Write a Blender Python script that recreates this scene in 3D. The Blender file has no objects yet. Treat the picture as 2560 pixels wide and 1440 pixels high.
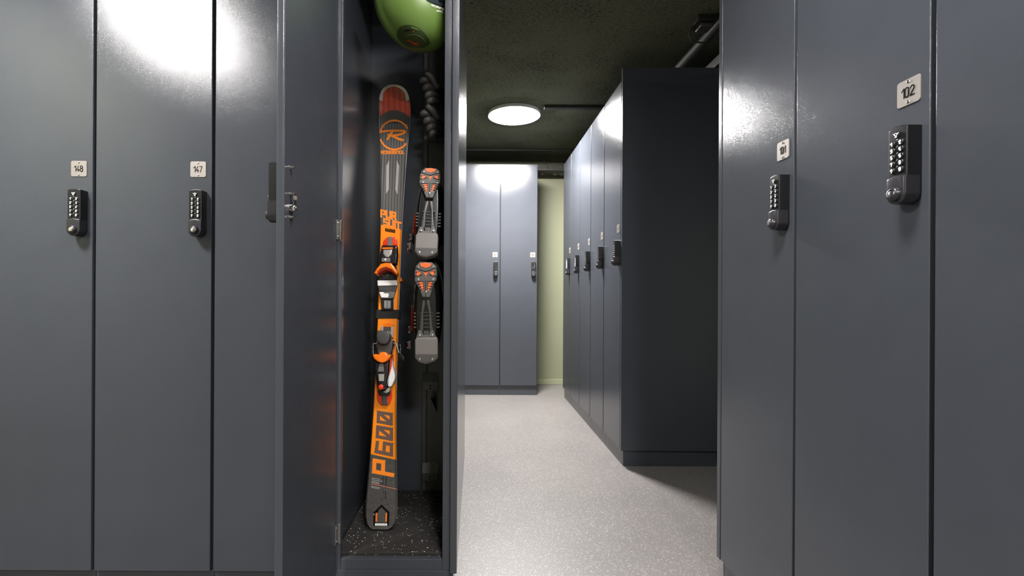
import bpy, bmesh, math, random
from mathutils import Vector, Matrix

S = bpy.context.scene
COL = S.collection
PI = math.pi
rad = math.radians
random.seed(7)

# ------------------------------------------------------------------ camera
F, PX, PY, ROLL, H = 1214.0, 1189.0, 733.0, rad(0.30), 0.94
cam_d = bpy.data.cameras.new('camera')
cam = bpy.data.objects.new('camera', cam_d)
COL.objects.link(cam)
cam_d.sensor_fit = 'HORIZONTAL'
cam_d.sensor_width = 36.0
cam_d.lens = F / 2560.0 * 36.0
cam_d.shift_x = (1280.0 - PX) / 2560.0
cam_d.shift_y = (PY - 720.0) / 2560.0
cam_d.clip_start = 0.02
cam.matrix_world = Matrix.Translation((0, 0, H)) @ Matrix.Rotation(PI / 2, 4, 'X') @ Matrix.Rotation(ROLL, 4, 'Z')
S.camera = cam

# ------------------------------------------------------------------ world / exposure
w = bpy.data.worlds.new('world')
S.world = w
w.use_nodes = True
w.node_tree.nodes['Background'].inputs[0].default_value = (0.5, 0.55, 0.6, 1)
w.node_tree.nodes['Background'].inputs[1].default_value = 0.0
S.view_settings.view_transform = 'Standard'
S.view_settings.look = 'None'
S.view_settings.gamma = 1.0
S.view_settings.use_curve_mapping = False
S.view_settings.exposure = 0.12
LAMP_A, LAMP_B, LAMP_C, LAMP_D = 225.0, 265.0, 460.0, 95.0   # radiance of the lamp diffusers


def at(px, py, Y):
    """photo pixel -> point on the plane at depth Y"""
    dx, dy = px - PX, PY - py
    c, s = math.cos(ROLL), math.sin(ROLL)
    x, z = dx * c - dy * s, dx * s + dy * c
    return Vector((x / F * Y, Y, H + z / F * Y))


# ------------------------------------------------------------------ materials
def lin(h):
    h = h.lstrip('#')
    r = []
    for i in (0, 2, 4):
        v = int(h[i:i + 2], 16) / 255
        r.append(v / 12.92 if v <= 0.04045 else ((v + 0.055) / 1.055) ** 2.4)
    return tuple(r) + (1,)


class NT:
    def __init__(s, name):
        s.m = bpy.data.materials.new(name)
        s.m.use_nodes = True
        s.t = s.m.node_tree
        s.b = s.t.nodes['Principled BSDF']

    def n(s, kind, **kw):
        nd = s.t.nodes.new(kind)
        for k, v in kw.items():
            if k.startswith('i_'):
                nd.inputs[k[2:].replace('_', ' ')].default_value = v
            else:
                setattr(nd, k, v)
        return nd

    def l(s, a, b):
        s.t.links.new(a, b)

    def math(s, op, a, b=None, c=None):
        nd = s.n('ShaderNodeMath', operation=op)
        for i, v in enumerate((a, b, c)):
            if v is None:
                continue
            if isinstance(v, (int, float)):
                nd.inputs[i].default_value = v
            else:
                s.l(v, nd.inputs[i])
        return nd.outputs[0]

    def mix(s, fac, a, b):
        nd = s.n('ShaderNodeMix', data_type='RGBA')
        for i, v in ((0, fac), (6, a), (7, b)):
            if hasattr(v, 'is_output'):
                s.l(v, nd.inputs[i])
            else:
                nd.inputs[i].default_value = v
        return nd.outputs[2]

    def coord(s, scale=1.0, kind='Object'):
        tc = s.n('ShaderNodeTexCoord')
        return tc.outputs[kind]

    def noise(s, scale, detail=2.0, rough=0.5, vec=None):
        nd = s.n('ShaderNodeTexNoise')
        nd.inputs['Scale'].default_value = scale
        nd.inputs['Detail'].default_value = detail
        nd.inputs['Roughness'].default_value = rough
        s.l(vec or s.coord(), nd.inputs['Vector'])
        return nd.outputs['Fac']

    def ramp(s, fac, stops):
        nd = s.n('ShaderNodeValToRGB')
        cr = nd.color_ramp
        while len(cr.elements) < len(stops):
            cr.elements.new(0.5)
        for e, (p, c) in zip(cr.elements, stops):
            e.position = p
            e.color = c if len(c) == 4 else tuple(c) + (1,)
        s.l(fac, nd.inputs[0])
        return nd.outputs[0]

    def bump(s, h, strength, dist):
        nd = s.n('ShaderNodeBump')
        nd.inputs['Strength'].default_value = strength
        nd.inputs['Distance'].default_value = dist
        s.l(h, nd.inputs['Height'])
        s.l(nd.outputs[0], s.b.inputs['Normal'])


def pbr(name, col, rough, metal=0.0, var=0.06, vscale=60, bump=0.0, bscale=400, spec=0.5, coat=0.0):
    t = NT(name)
    c = lin(col) if isinstance(col, str) else tuple(col) + (1,)
    f = t.noise(vscale, 3)
    lo = tuple(max(0, v * (1 - var)) for v in c[:3]) + (1,)
    hi = tuple(min(1, v * (1 + var)) for v in c[:3]) + (1,)
    t.l(t.mix(f, lo, hi), t.b.inputs['Base Color'])
    t.b.inputs['Roughness'].default_value = rough
    t.b.inputs['Metallic'].default_value = metal
    t.b.inputs['Specular IOR Level'].default_value = spec
    t.b.inputs['Coat Weight'].default_value = coat
    t.b.inputs['Coat Roughness'].default_value = 0.1
    if bump:
        t.bump(t.noise(bscale, 2), bump, 0.001)
    return t.m


def powder(name, col):
    t = NT(name)
    c = lin(col)
    f = t.noise(9, 3)
    lo = tuple(v * 0.93 for v in c[:3]) + (1,)
    hi = tuple(v * 1.07 for v in c[:3]) + (1,)
    t.l(t.mix(f, lo, hi), t.b.inputs['Base Color'])
    t.b.inputs['Roughness'].default_value = 0.16
    t.b.inputs['Specular IOR Level'].default_value = 0.42
    t.bump(t.noise(620, 1.5, 0.6), 0.40, 0.0007)
    return t.m


M = {}
M['coat'] = powder('grey_powder_coat', '#3d4046')
M['plinth'] = powder('grey_plinth_coat', '#3d4046')
M['plate'] = pbr('brushed_plate', '#8a847f', 0.5, 0.45, 0.10, 400)
M['ink'] = pbr('black_engraving', '#0d0b0a', 0.8, spec=0.1)
M['lock'] = pbr('black_lock', '#141417', 0.34, 0.2, 0.1, 300, 0.05, 900)
M['lockcover'] = pbr('gunmetal_cover', '#434246', 0.33, 0.75, 0.1, 300)
M['button'] = pbr('black_button', '#131214', 0.25)
M['stud'] = pbr('grey_stud', '#7d848a', 0.3, 0.6)
M['white'] = pbr('white_print', '#f2eeea', 0.4)
M['chrome'] = pbr('chrome', '#d8d6d4', 0.16, 1.0, 0.03)
M['steel'] = pbr('zinc_steel', '#a9a7a6', 0.28, 1.0, 0.08, 200)
M['dark'] = pbr('dark_void', '#0a0a0b', 0.7)
M['bracket'] = pbr('bracket_grey', '#4a4a47', 0.42, 0.3, 0.06, 80, 0.1, 700)
M['green_shell'] = pbr('green_helmet_shell', '#64803a', 0.42, 0.0, 0.05, 30, 0.0)
M['green_dark'] = pbr('dark_green_trim', '#39481f', 0.35)
M['orange'] = pbr('orange_plastic', '#ff7a0c', 0.28, 0, 0.04, 50, coat=0.3)
M['redorange'] = pbr('red_orange_plastic', '#e0350f', 0.28, 0, 0.06, 50, coat=0.3)
M['orange_print'] = pbr('orange_print', '#ff8a1e', 0.35, 0, 0.05, 200)
M['white_plastic'] = pbr('white_plastic', '#f3f1ee', 0.3, 0, 0.03)
M['grey_plastic'] = pbr('grey_plastic', '#6b6865', 0.36, 0, 0.08, 150)
M['dgrey_plastic'] = pbr('dark_grey_plastic', '#434140', 0.34, 0, 0.1, 150)
M['black_plastic'] = pbr('black_plastic', '#161317', 0.24, 0, 0.1, 150, coat=0.4)
M['boot_shell'] = pbr('black_boot_shell', '#0c0c0d', 0.24, 0, 0.1, 90, coat=0.15)
M['rubber'] = pbr('grey_boot_rubber', '#6d6864', 0.6, 0, 0.08, 250, 0.25, 1200)
M['rubber_d'] = pbr('dark_boot_rubber', '#55524f', 0.6, 0, 0.1, 250, 0.3, 1000)
M['rubber_orange'] = pbr('orange_boot_rubber', '#f4692a', 0.55, 0, 0.06, 250)
M['strap'] = pbr('black_strap', '#1d1b1a', 0.85, 0, 0.35, 800, 0.6, 900)
M['leather'] = pbr('dark_leather', '#4a4844', 0.5, 0, 0.12, 120, 0.2, 300)
M['silver'] = pbr('silver_tip', '#b9b4ae', 0.3, 0.5, 0.06, 100)
M['pinkline'] = pbr('salmon_line', '#e07b62', 0.4)
M['greyprint'] = pbr('grey_print', '#b9b5b2', 0.5)
M['mesh_print'] = None
M['lamp_ring'] = pbr('white_lamp_ring', '#e4e4e0', 0.4)
M['galv'] = pbr('galvanised_tray', '#3a3a36', 0.55, 0.3, 0.12, 80)
M['pipe'] = pbr('grey_pipe', '#26271f', 0.6)
M['visor'] = pbr('smoke_visor', '#38434a', 0.12, 0.3, 0.1, 20, coat=0.6)


def mk_emit(name, strength):
    t = NT(name)
    f = t.noise(3, 1)
    t.l(t.mix(f, (1.0, 0.965, 0.945, 1), (1.0, 0.975, 0.955, 1)), t.b.inputs['Emission Color'])
    t.b.inputs['Emission Strength'].default_value = strength
    t.b.inputs['Base Color'].default_value = (0.8, 0.8, 0.8, 1)
    return t.m


for k_, v_ in (('lamp_a', LAMP_A), ('lamp_b', LAMP_B), ('lamp_c', LAMP_C), ('lamp_d', LAMP_D)):
    M[k_] = mk_emit('lit_diffuser', v_)


def mk_floor():
    t = NT('speckled_resin_floor')
    co = t.coord()
    a = t.noise(420, 3, 0.7, co)
    b = t.noise(2.2, 3, 0.5, co)
    v = t.n('ShaderNodeTexVoronoi')
    v.inputs['Scale'].default_value = 380
    t.l(co, v.inputs['Vector'])
    base = t.ramp(a, [(0.30, (0.050, 0.046, 0.043)), (0.46, (0.137, 0.126, 0.121)), (0.60, (0.196, 0.184, 0.177)), (0.72, (0.33, 0.315, 0.305))])
    soft = t.ramp(b, [(0.3, (0.9, 0.9, 0.9)), (0.7, (1.06, 1.05, 1.04))])
    mul = t.n('ShaderNodeMix', data_type='RGBA', blend_type='MULTIPLY')
    mul.inputs[0].default_value = 1
    t.l(base, mul.inputs[6])
    t.l(soft, mul.inputs[7])
    sep = t.n('ShaderNodeSeparateColor')
    t.l(v.outputs['Color'], sep.inputs[0])
    pick = t.math('GREATER_THAN', sep.outputs[0], 0.93)
    t.l(t.mix(pick, mul.outputs[2], (0.36, 0.35, 0.345, 1)), t.b.inputs['Base Color'])
    t.b.inputs['Roughness'].default_value = 0.42
    t.bump(a, 0.25, 0.001)
    return t.m


def mk_ceiling():
    t = NT('wood_wool_ceiling')
    co = t.coord()
    mp = t.n('ShaderNodeMapping')
    mp.inputs['Scale'].default_value = (1.0, 1.7, 1.0)
    t.l(co, mp.inputs['Vector'])
    a = t.noise(58, 6, 0.75, mp.outputs[0])
    b = t.noise(4.0, 3, 0.6, co)
    mix = t.math('ADD', t.math('MULTIPLY', a, 0.8), t.math('MULTIPLY', b, 0.2))
    t.l(t.ramp(mix, [(0.33, (0.010, 0.010, 0.008)), (0.40, (0.045, 0.047, 0.034)), (0.465, (0.112, 0.117, 0.083)), (0.65, (0.150, 0.156, 0.111))]), t.b.inputs['Base Color'])
    t.b.inputs['Roughness'].default_value = 0.85
    t.b.inputs['Specular IOR Level'].default_value = 0.0
    t.bump(a, 0.5, 0.006)
    return t.m


def mk_mat():
    t = NT('flecked_rubber_mat')
    co = t.coord()
    v = t.n('ShaderNodeTexVoronoi')
    v.inputs['Scale'].default_value = 130
    t.l(co, v.inputs['Vector'])
    sep = t.n('ShaderNodeSeparateColor')
    t.l(v.outputs['Color'], sep.inputs[0])
    r = t.math('MULTIPLY', t.math('GREATER_THAN', sep.outputs[0], 0.55), t.math('MULTIPLY', sep.outputs[1], 0.30))
    fl = t.math('LESS_THAN', v.outputs['Distance'], r)
    a = t.noise(150, 4, 0.7, co)
    base = t.ramp(a, [(0.3, (0.007, 0.0065, 0.006)), (0.7, (0.030, 0.026, 0.023))])
    t.l(t.mix(fl, base, (0.75, 0.73, 0.7, 1)), t.b.inputs['Base Color'])
    t.b.inputs['Roughness'].default_value = 0.75
    t.bump(a, 0.6, 0.002)
    return t.m


M['floor'] = mk_floor()
M['ceiling'] = mk_ceiling()
M['mat'] = mk_mat()
M['wall'] = pbr('sage_green_wall', '#85876e', 0.6, 0, 0.03, 6, 0.15, 250)
M['skirt'] = pbr('sage_green_skirting', '#93967a', 0.45, 0, 0.03, 6)


# ------------------------------------------------------------------ mesh helpers
def weighted(me, cmin):
    """area-weighted corner normals, so that flat faces next to small bevels stay flat"""
    fn = [p.normal.copy() for p in me.polygons]
    fw = [p.area for p in me.polygons]
    byv = [[] for _ in me.vertices]
    for p in me.polygons:
        for v in p.vertices:
            byv[v].append(p.index)
    out = []
    for p in me.polygons:
        n0 = fn[p.index]
        for v in p.vertices:
            acc = Vector()
            for q in byv[v]:
                if fn[q].dot(n0) > cmin:
                    acc += fn[q] * fw[q]
            out.append(acc.normalized() if acc.length > 1e-12 else n0)
    me.normals_split_custom_set(out)


class MB:
    def __init__(s):
        s.v, s.f = [], []

    def add(s, verts, faces, mat=None):
        o = len(s.v)
        s.v += [tuple((mat @ Vector(p)) if mat else p) for p in verts]
        s.f += [tuple(i + o for i in f) for f in faces]
        return s

    def bm(s, bm, mat=None):
        bm.verts.index_update()
        return s.add([v.co.copy() for v in bm.verts], [[v.index for v in f.verts] for f in bm.faces], mat)

    def box(s, x0, x1, y0, y1, z0, z1, bev=0.0, seg=2, mat=None):
        b = bmesh.new()
        bmesh.ops.create_cube(b, size=1)
        for v in b.verts:
            v.co = Vector(((x0 + x1) / 2 + v.co.x * (x1 - x0), (y0 + y1) / 2 + v.co.y * (y1 - y0), (z0 + z1) / 2 + v.co.z * (z1 - z0)))
        if bev:
            bmesh.ops.bevel(b, geom=b.edges[:], offset=bev, segments=seg, affect='EDGES', profile=0.5)
        s.bm(b, mat)
        b.free()
        return s

    def prism(s, top, bot, bev=0.0, seg=2):
        """solid between two outlines of 3-D points (same count)"""
        b = bmesh.new()
        n = len(top)
        vt = [b.verts.new(p) for p in top]
        vb = [b.verts.new(p) for p in bot]
        ft = b.faces.new(vt)
        b.faces.new(vb[::-1])
        for i in range(n):
            b.faces.new((vt[i], vb[i], vb[(i + 1) % n], vt[(i + 1) % n]))
        bmesh.ops.recalc_face_normals(b, faces=b.faces[:])
        if bev:
            ed = [e for e in ft.edges]
            bmesh.ops.bevel(b, geom=ed, offset=bev, segments=seg, affect='EDGES', profile=0.5)
        bmesh.ops.triangulate(b, faces=[f for f in b.faces if len(f.verts) > 4])
        s.bm(b)
        b.free()
        return s

    def rings(s, rings, cap=True, closed=True):
        o = len(s.v)
        n = len(rings[0])
        for r in rings:
            s.v += [tuple(p) for p in r]
        for i in range(len(rings) - 1):
            for j in range(n if closed else n - 1):
                k = (j + 1) % n
                s.f.append((o + i * n + j, o + i * n + k, o + (i + 1) * n + k, o + (i + 1) * n + j))
        if cap:
            s.f.append(tuple(o + j for j in range(n))[::-1])
            s.f.append(tuple(o + (len(rings) - 1) * n + j for j in range(n)))
        return s

    def tube(s, pts, r, n=8, cap=True):
        pts = [Vector(p) for p in pts]
        rs = r if isinstance(r, (list, tuple)) else [r] * len(pts)
        up = None
        rr = []
        for i, p in enumerate(pts):
            d = (pts[min(i + 1, len(pts) - 1)] - pts[max(i - 1, 0)]).normalized()
            if up is None:
                a = Vector((0, 0, 1)) if abs(d.z) < 0.9 else Vector((1, 0, 0))
                up = d.cross(a).normalized()
            else:
                up = (up - d * up.dot(d)).normalized()
            sd = d.cross(up)
            rr.append([p + (up * math.cos(2 * PI * k / n) + sd * math.sin(2 * PI * k / n)) * rs[i] for k in range(n)])
        return s.rings(rr, cap)

    def finger(s, pts, r, n=10):
        """tapered tube with rounded ends"""
        pts = [Vector(p) for p in pts]
        rs = list(r) if isinstance(r, (list, tuple)) else [r] * len(pts)
        d0 = (pts[0] - pts[1]).normalized()
        d1 = (pts[-1] - pts[-2]).normalized()
        head = [(pts[0] + d0 * rs[0] * a, rs[0] * math.sqrt(max(0, 1 - a * a))) for a in (0.98, 0.75, 0.4)]
        tail = [(pts[-1] + d1 * rs[-1] * a, rs[-1] * math.sqrt(max(0, 1 - a * a))) for a in (0.4, 0.75, 0.98)]
        allp = head + list(zip(pts, rs)) + tail
        return s.tube([p for p, _ in allp], [q for _, q in allp], n)

    def lathe(s, prof, n=24, mat=None):
        """profile of (radius, z) about local z"""
        o = len(s.v)
        rr = []
        for r, z in prof:
            rr.append([Vector((max(r, 1e-5) * math.cos(2 * PI * k / n), max(r, 1e-5) * math.sin(2 * PI * k / n), z)) for k in range(n)])
        if mat:
            rr = [[mat @ p for p in r] for r in rr]
        return s.rings(rr, True)

    def ball(s, c, rx, ry, rz, n=14, m=8):
        rr = []
        for i in range(m + 1):
            a = -PI / 2 + PI * i / m
            cr = max(math.cos(a), 1e-4)
            rr.append([Vector((c[0] + rx * cr * math.cos(2 * PI * k / n), c[1] + ry * cr * math.sin(2 * PI * k / n), c[2] + rz * math.sin(a))) for k in range(n)])
        return s.rings(rr, True)

    def mesh(s, name, smooth=35):
        me = bpy.data.meshes.new(name)
        me.from_pydata(s.v, [], s.f)
        me.validate()
        b = bmesh.new()
        b.from_mesh(me)
        bmesh.ops.recalc_face_normals(b, faces=b.faces[:])
        b.to_mesh(me)
        b.free()
        if smooth:
            me.polygons.foreach_set('use_smooth', [True] * len(me.polygons))
            weighted(me, math.cos(rad(smooth + 12)))
        return me

    def obj(s, name, mat, parent=None, basis=None, smooth=35, label=None):
        return link(name, s.mesh(name, smooth), mat, parent, basis, label)


def link(name, me, mat, parent=None, basis=None, label=None):
    if mat and not me.materials:
        me.materials.append(M[mat] if isinstance(mat, str) else mat)
    o = bpy.data.objects.new(name, me)
    COL.objects.link(o)
    if parent:
        o.parent = parent
    if basis is not None:
        o.matrix_basis = basis
    if label:
        o['label'] = label
    return o


def tag(o, label, cat, group=None):
    o['label'] = label
    o['category'] = cat
    if group:
        o['group'] = group
    return o


def thing(name, label, cat, basis=None, group=None):
    o = bpy.data.objects.new(name, None)
    o.empty_display_size = 0.05
    COL.objects.link(o)
    if basis is not None:
        o.matrix_basis = basis
    return tag(o, label, cat, group)


def struct(name, mb, mat):
    o = mb.obj(name, mat)
    o['kind'] = 'structure'
    return o


def T(x, y, z):
    return Matrix.Translation((x, y, z))


def arc(cx, cz, rx, rz, a0, a1, n):
    return [(cx + rx * math.cos(rad(a0 + (a1 - a0) * i / n)), cz + rz * math.sin(rad(a0 + (a1 - a0) * i / n))) for i in range(n + 1)]


def rrect(x0, x1, z0, z1, r, n=4):
    return (arc(x1 - r, z1 - r, r, r, 0, 90, n) + arc(x0 + r, z1 - r, r, r, 90, 180, n)
            + arc(x0 + r, z0 + r, r, r, 180, 270, n) + arc(x1 - r, z0 + r, r, r, 270, 360, n))


def flat(mb, pts, y0, y1, bev=0.0):
    """outline in x,z extruded from y1 (back) to y0 (front)"""
    return mb.prism([(x, y0, z) for x, z in pts], [(x, y1, z) for x, z in pts], bev)


def ribbon(mb, poly, wd, fn, n0, n1, square=False):
    """stroke of width wd along a 2-D polyline, mapped by fn(a, b, n)"""
    for i in range(len(poly) - 1):
        a, b = Vector(poly[i]), Vector(poly[i + 1])
        d = (b - a)
        if d.length < 1e-9:
            continue
        d.normalize()
        nn = Vector((-d.y, d.x)) * wd / 2
        e = d * (wd / 2 if square else 0)
        q = [a - e + nn, a - e - nn, b + e - nn, b + e + nn]
        k_ = n1 + 0.00005 * i
        mb.prism([fn(p.x, p.y, k_) for p in q], [fn(p.x, p.y, n0) for p in q])
    if not square:
        for j_, p in enumerate(poly):
            n1 += 0.00002
            c = [(p[0] + wd / 2 * math.cos(2 * PI * k / 8), p[1] + wd / 2 * math.sin(2 * PI * k / 8)) for k in range(8)]
            mb.prism([fn(x, y, n1) for x, y in c], [fn(x, y, n0) for x, y in c])


# stroke numerals on a 0.5 x 1 grid
def _a(cx, cy, rx, ry, a0, a1, n=8):
    return arc(cx, cy, rx, ry, a0, a1, n)


DIG = {
    '0': [_a(.25, .75, .22, .25, 0, 180) + _a(.25, .25, .22, .25, 180, 360) + [(.47, .75)]],
    '1': [[(.06, .72), (.34, 1.0), (.34, 0.0)]],
    '2': [_a(.25, .76, .22, .24, 170, -20) + [(.03, 0.02), (.48, 0.02)]],
    '4': [[(.36, 1.0), (.03, .27), (.5, .27)], [(.37, .5), (.37, 0)]],
    '7': [[(.03, .98), (.47, .98), (.16, 0)]],
    '8': [_a(.25, .76, .19, .24, 0, 360, 14), _a(.25, .27, .23, .27, 0, 360, 14)],
}

# ------------------------------------------------------------------ room shell
XL, XR, YN, YF, ZC = -1.95, 3.0, -2.7, 5.03, 2.31
struct('floor', MB().box(XL, XR, YN, YF, -0.05, 0.0), 'floor')
struct('ceiling', MB().box(XL, XR, YN, YF, ZC, ZC + 0.08), 'ceiling')
struct('wall_back', MB().box(XL - .1, XR + .1, YF, YF + 0.1, -0.05, ZC + .08), 'wall')
struct('wall_front', MB().box(XL - .1, XR + .1, YN - 0.1, YN, -0.05, ZC + .08), 'wall')
struct('wall_left', MB().box(XL - 0.1, XL, YN, YF, -0.05, ZC + .08), 'wall')
struct('wall_right', MB().box(XR, XR + 0.1, YN, YF, -0.05, ZC + .08), 'wall')
struct('baseboard_back', MB().box(XL, XR, YF - 0.011, YF, 0, 0.055, 0.003), 'skirt')

# ------------------------------------------------------------------ lamps
LB = MB().lathe([(0.0, 0.0), (0.196, 0.0), (0.198, -0.004), (0.198, -0.024), (0.193, -0.024), (0.193, -0.014), (0.0, -0.014)], 48).mesh('lamp_base')


def lamp(x, y, label, em):
    LD = MB().lathe([(0.0, -0.0145), (0.1925, -0.0145), (0.1925, -0.0235), (0.186, -0.027), (0.150, -0.029), (0.0, -0.030)], 48).mesh('diffuser')
    t = thing('ceiling_lamp', label, 'lamp', T(x, y, ZC), 'round ceiling lamps')
    link('lamp_base', LB, 'lamp_ring', t)
    link('diffuser', LD, em, t)


lamp(0.286, 3.69, 'round white ceiling lamp glowing above the far end of the aisle', 'lamp_c')
lamp(-1.50, 0.55, 'round ceiling lamp above the front of lockers 147 and 148', 'lamp_a')
lamp(0.55, -1.45, 'round ceiling lamp behind the camera, lighting the open locker', 'lamp_b')
lamp(0.20, 0.70, 'round ceiling lamp right above the camera between the two near rows', 'lamp_d')

# ------------------------------------------------------------------ lockers
LW, LD_, ZP, ZB, ZT = 0.3625, 0.545, 0.086, 0.090, 2.135
GAP = 0.0095
DT = 0.017


def arch(x0, x1, z, rise, n=6):
    return [(x0 + (x1 - x0) * i / n, z + rise * (1 - (2 * i / n - 1) ** 2)) for i in range(n + 1)]


# keypad lock, origin on the door surface, front towards -y
HW, HH = 0.0195, 0.071
body_out = arch(-HW, HW, HH - 0.004, 0.004) + [(HW, -HH + 0.018)] + arc(0, -HH + 0.018, HW, 0.018, 0, -180, 10)[1:]
LK_BODY = flat(MB(), body_out, -0.027, 0.0, 0.0022).mesh('keypad_lock')
cov_out = arch(-HW - .0004, HW + .0004, -0.0225, 0.0045) + [(HW + .0004, -HH + 0.018)] + arc(0, -HH + 0.018, HW + .0004, 0.0184, 0, -180, 10)[1:]
LK_COVER = flat(MB(), cov_out, -0.0315, -0.004, 0.004).mesh('lock_cover')
RX = Matrix.Rotation(PI / 2, 4, 'X')          # local +z -> -y
LK_BTN = MB().lathe([(0, 0), (0.0056, 0), (0.0056, 0.0015), (0.0046, 0.0026), (0, 0.0028)], 12, RX).mesh('button')
LK_STUD = MB().lathe([(0, 0), (0.0022, 0), (0.0016, 0.0013), (0, 0.0016)], 8, RX).mesh('stud')
LK_KNOB = MB().lathe([(0, 0), (0.0128, 0), (0.0118, 0.006), (0.0092, 0.0082), (0.0072, 0.0082), (0.0066, 0.0062), (0, 0.0062)], 20, RX).mesh('knob')
LK_CORE = MB().lathe([(0, 0), (0.0066, 0), (0.0066, 0.0012), (0.0058, 0.0018), (0, 0.0018)], 14, RX)
LK_CORE.box(-0.0008, 0.0008, -0.0026, -0.0012, -0.004, 0.004)
LK_CORE = LK_CORE.mesh('key_cylinder')
BT = [(sx * 0.0088, 0.0395 - r * 0.0122) for r in range(5) for sx in (-1, 1)]


def digit_print():
    mb = MB()
    G = dict(DIG)
    G['3'] = [_a(.22, .75, .22, .25, 150, -80) + _a(.22, .26, .25, .26, 80, -150)]
    G['5'] = [[(.45, 1), (.08, 1), (.05, .55)] + _a(.23, .31, .24, .3, 110, -150)]
    G['6'] = [[(.36, 1.0), (.06, .45)] + _a(.25, .27, .22, .27, 150, 510, 12)]
    G['9'] = [[(.14, 0), (.44, .55)] + _a(.25, .73, .22, .27, -30, 330, 12)]
    for (x, z), ch in zip(BT, '1234567890'):
        h = 0.0066
        for st in G[ch]:
            ribbon(mb, [(x + (a - .25) * h * .9, z + (b - .5) * h) for a, b in st], 0.0014,
                   lambda a, b, n: (a, -n, b), 0.0296, 0.0301)
    # little crown-shaped clear key at the top
    z = 0.0545
    for st in ([(-.003, .001), (-.0012, .003), (.0012, .003), (.003, .001), (0, -.0028), (-.003, .001)], [(-.0052, .003), (-.003, .001)], [(.0052, .003), (.003, .001)], [(-.002, -.004), (.002, -.004)]):
        ribbon(mb, [(a, z + b) for a, b in st], 0.0012, lambda a, b, n: (a, -n, b), 0.0296, 0.0301)
    return mb.mesh('digit_print', 0)


LK_DIG = digit_print()
far = MB()
for x, z in BT + [(0, 0.0545)]:
    far.lathe([(0, 0), (0.0032, 0), (0.0026, 0.0020), (0, 0.0024)], 8, T(x, -0.027, z) @ RX)
LK_FAR = far.mesh('keypad_buttons')

PLW = 0.0238
PLATE = flat(MB(), rrect(-PLW, PLW, -PLW, PLW, 0.005), -0.0018, 0.0, 0.0004).mesh('number_plate')
RIVET = MB().lathe([(0, 0), (0.0032, 0), (0.0026, 0.0014), (0.0011, 0.0019), (0, 0.0017)], 12, RX).mesh('rivet')


def numeral(txt):
    mb = MB()
    h = 0.0175
    wd = {'1': 0.44}
    tot = sum(wd.get(c, 0.62) for c in txt) * h
    x = -tot / 2
    for c in txt:
        for st in DIG[c]:
            ribbon(mb, [(x + a * h, (b - .5) * h) for a, b in st], 0.0021, lambda a, b, n: (a, -n, b), 0.0015, 0.0021)
        x += wd.get(c, 0.62) * h
    return mb.mesh('numeral', 0)


def far_marks():
    mb = MB()
    for x in (-0.008, 0.0, 0.008):
        ribbon(mb, [(x, -0.008), (x, 0.008)], 0.0028, lambda a, b, n: (a, -n, b), 0.0015, 0.0021)
    return mb.mesh('engraved_mark', 0)


FARMARK = far_marks()
ZLOCK, ZPLATE = 1.176, 1.312
_cache = {}


def cached(key, fn):
    if key not in _cache:
        _cache[key] = fn()
    return _cache[key]


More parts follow.
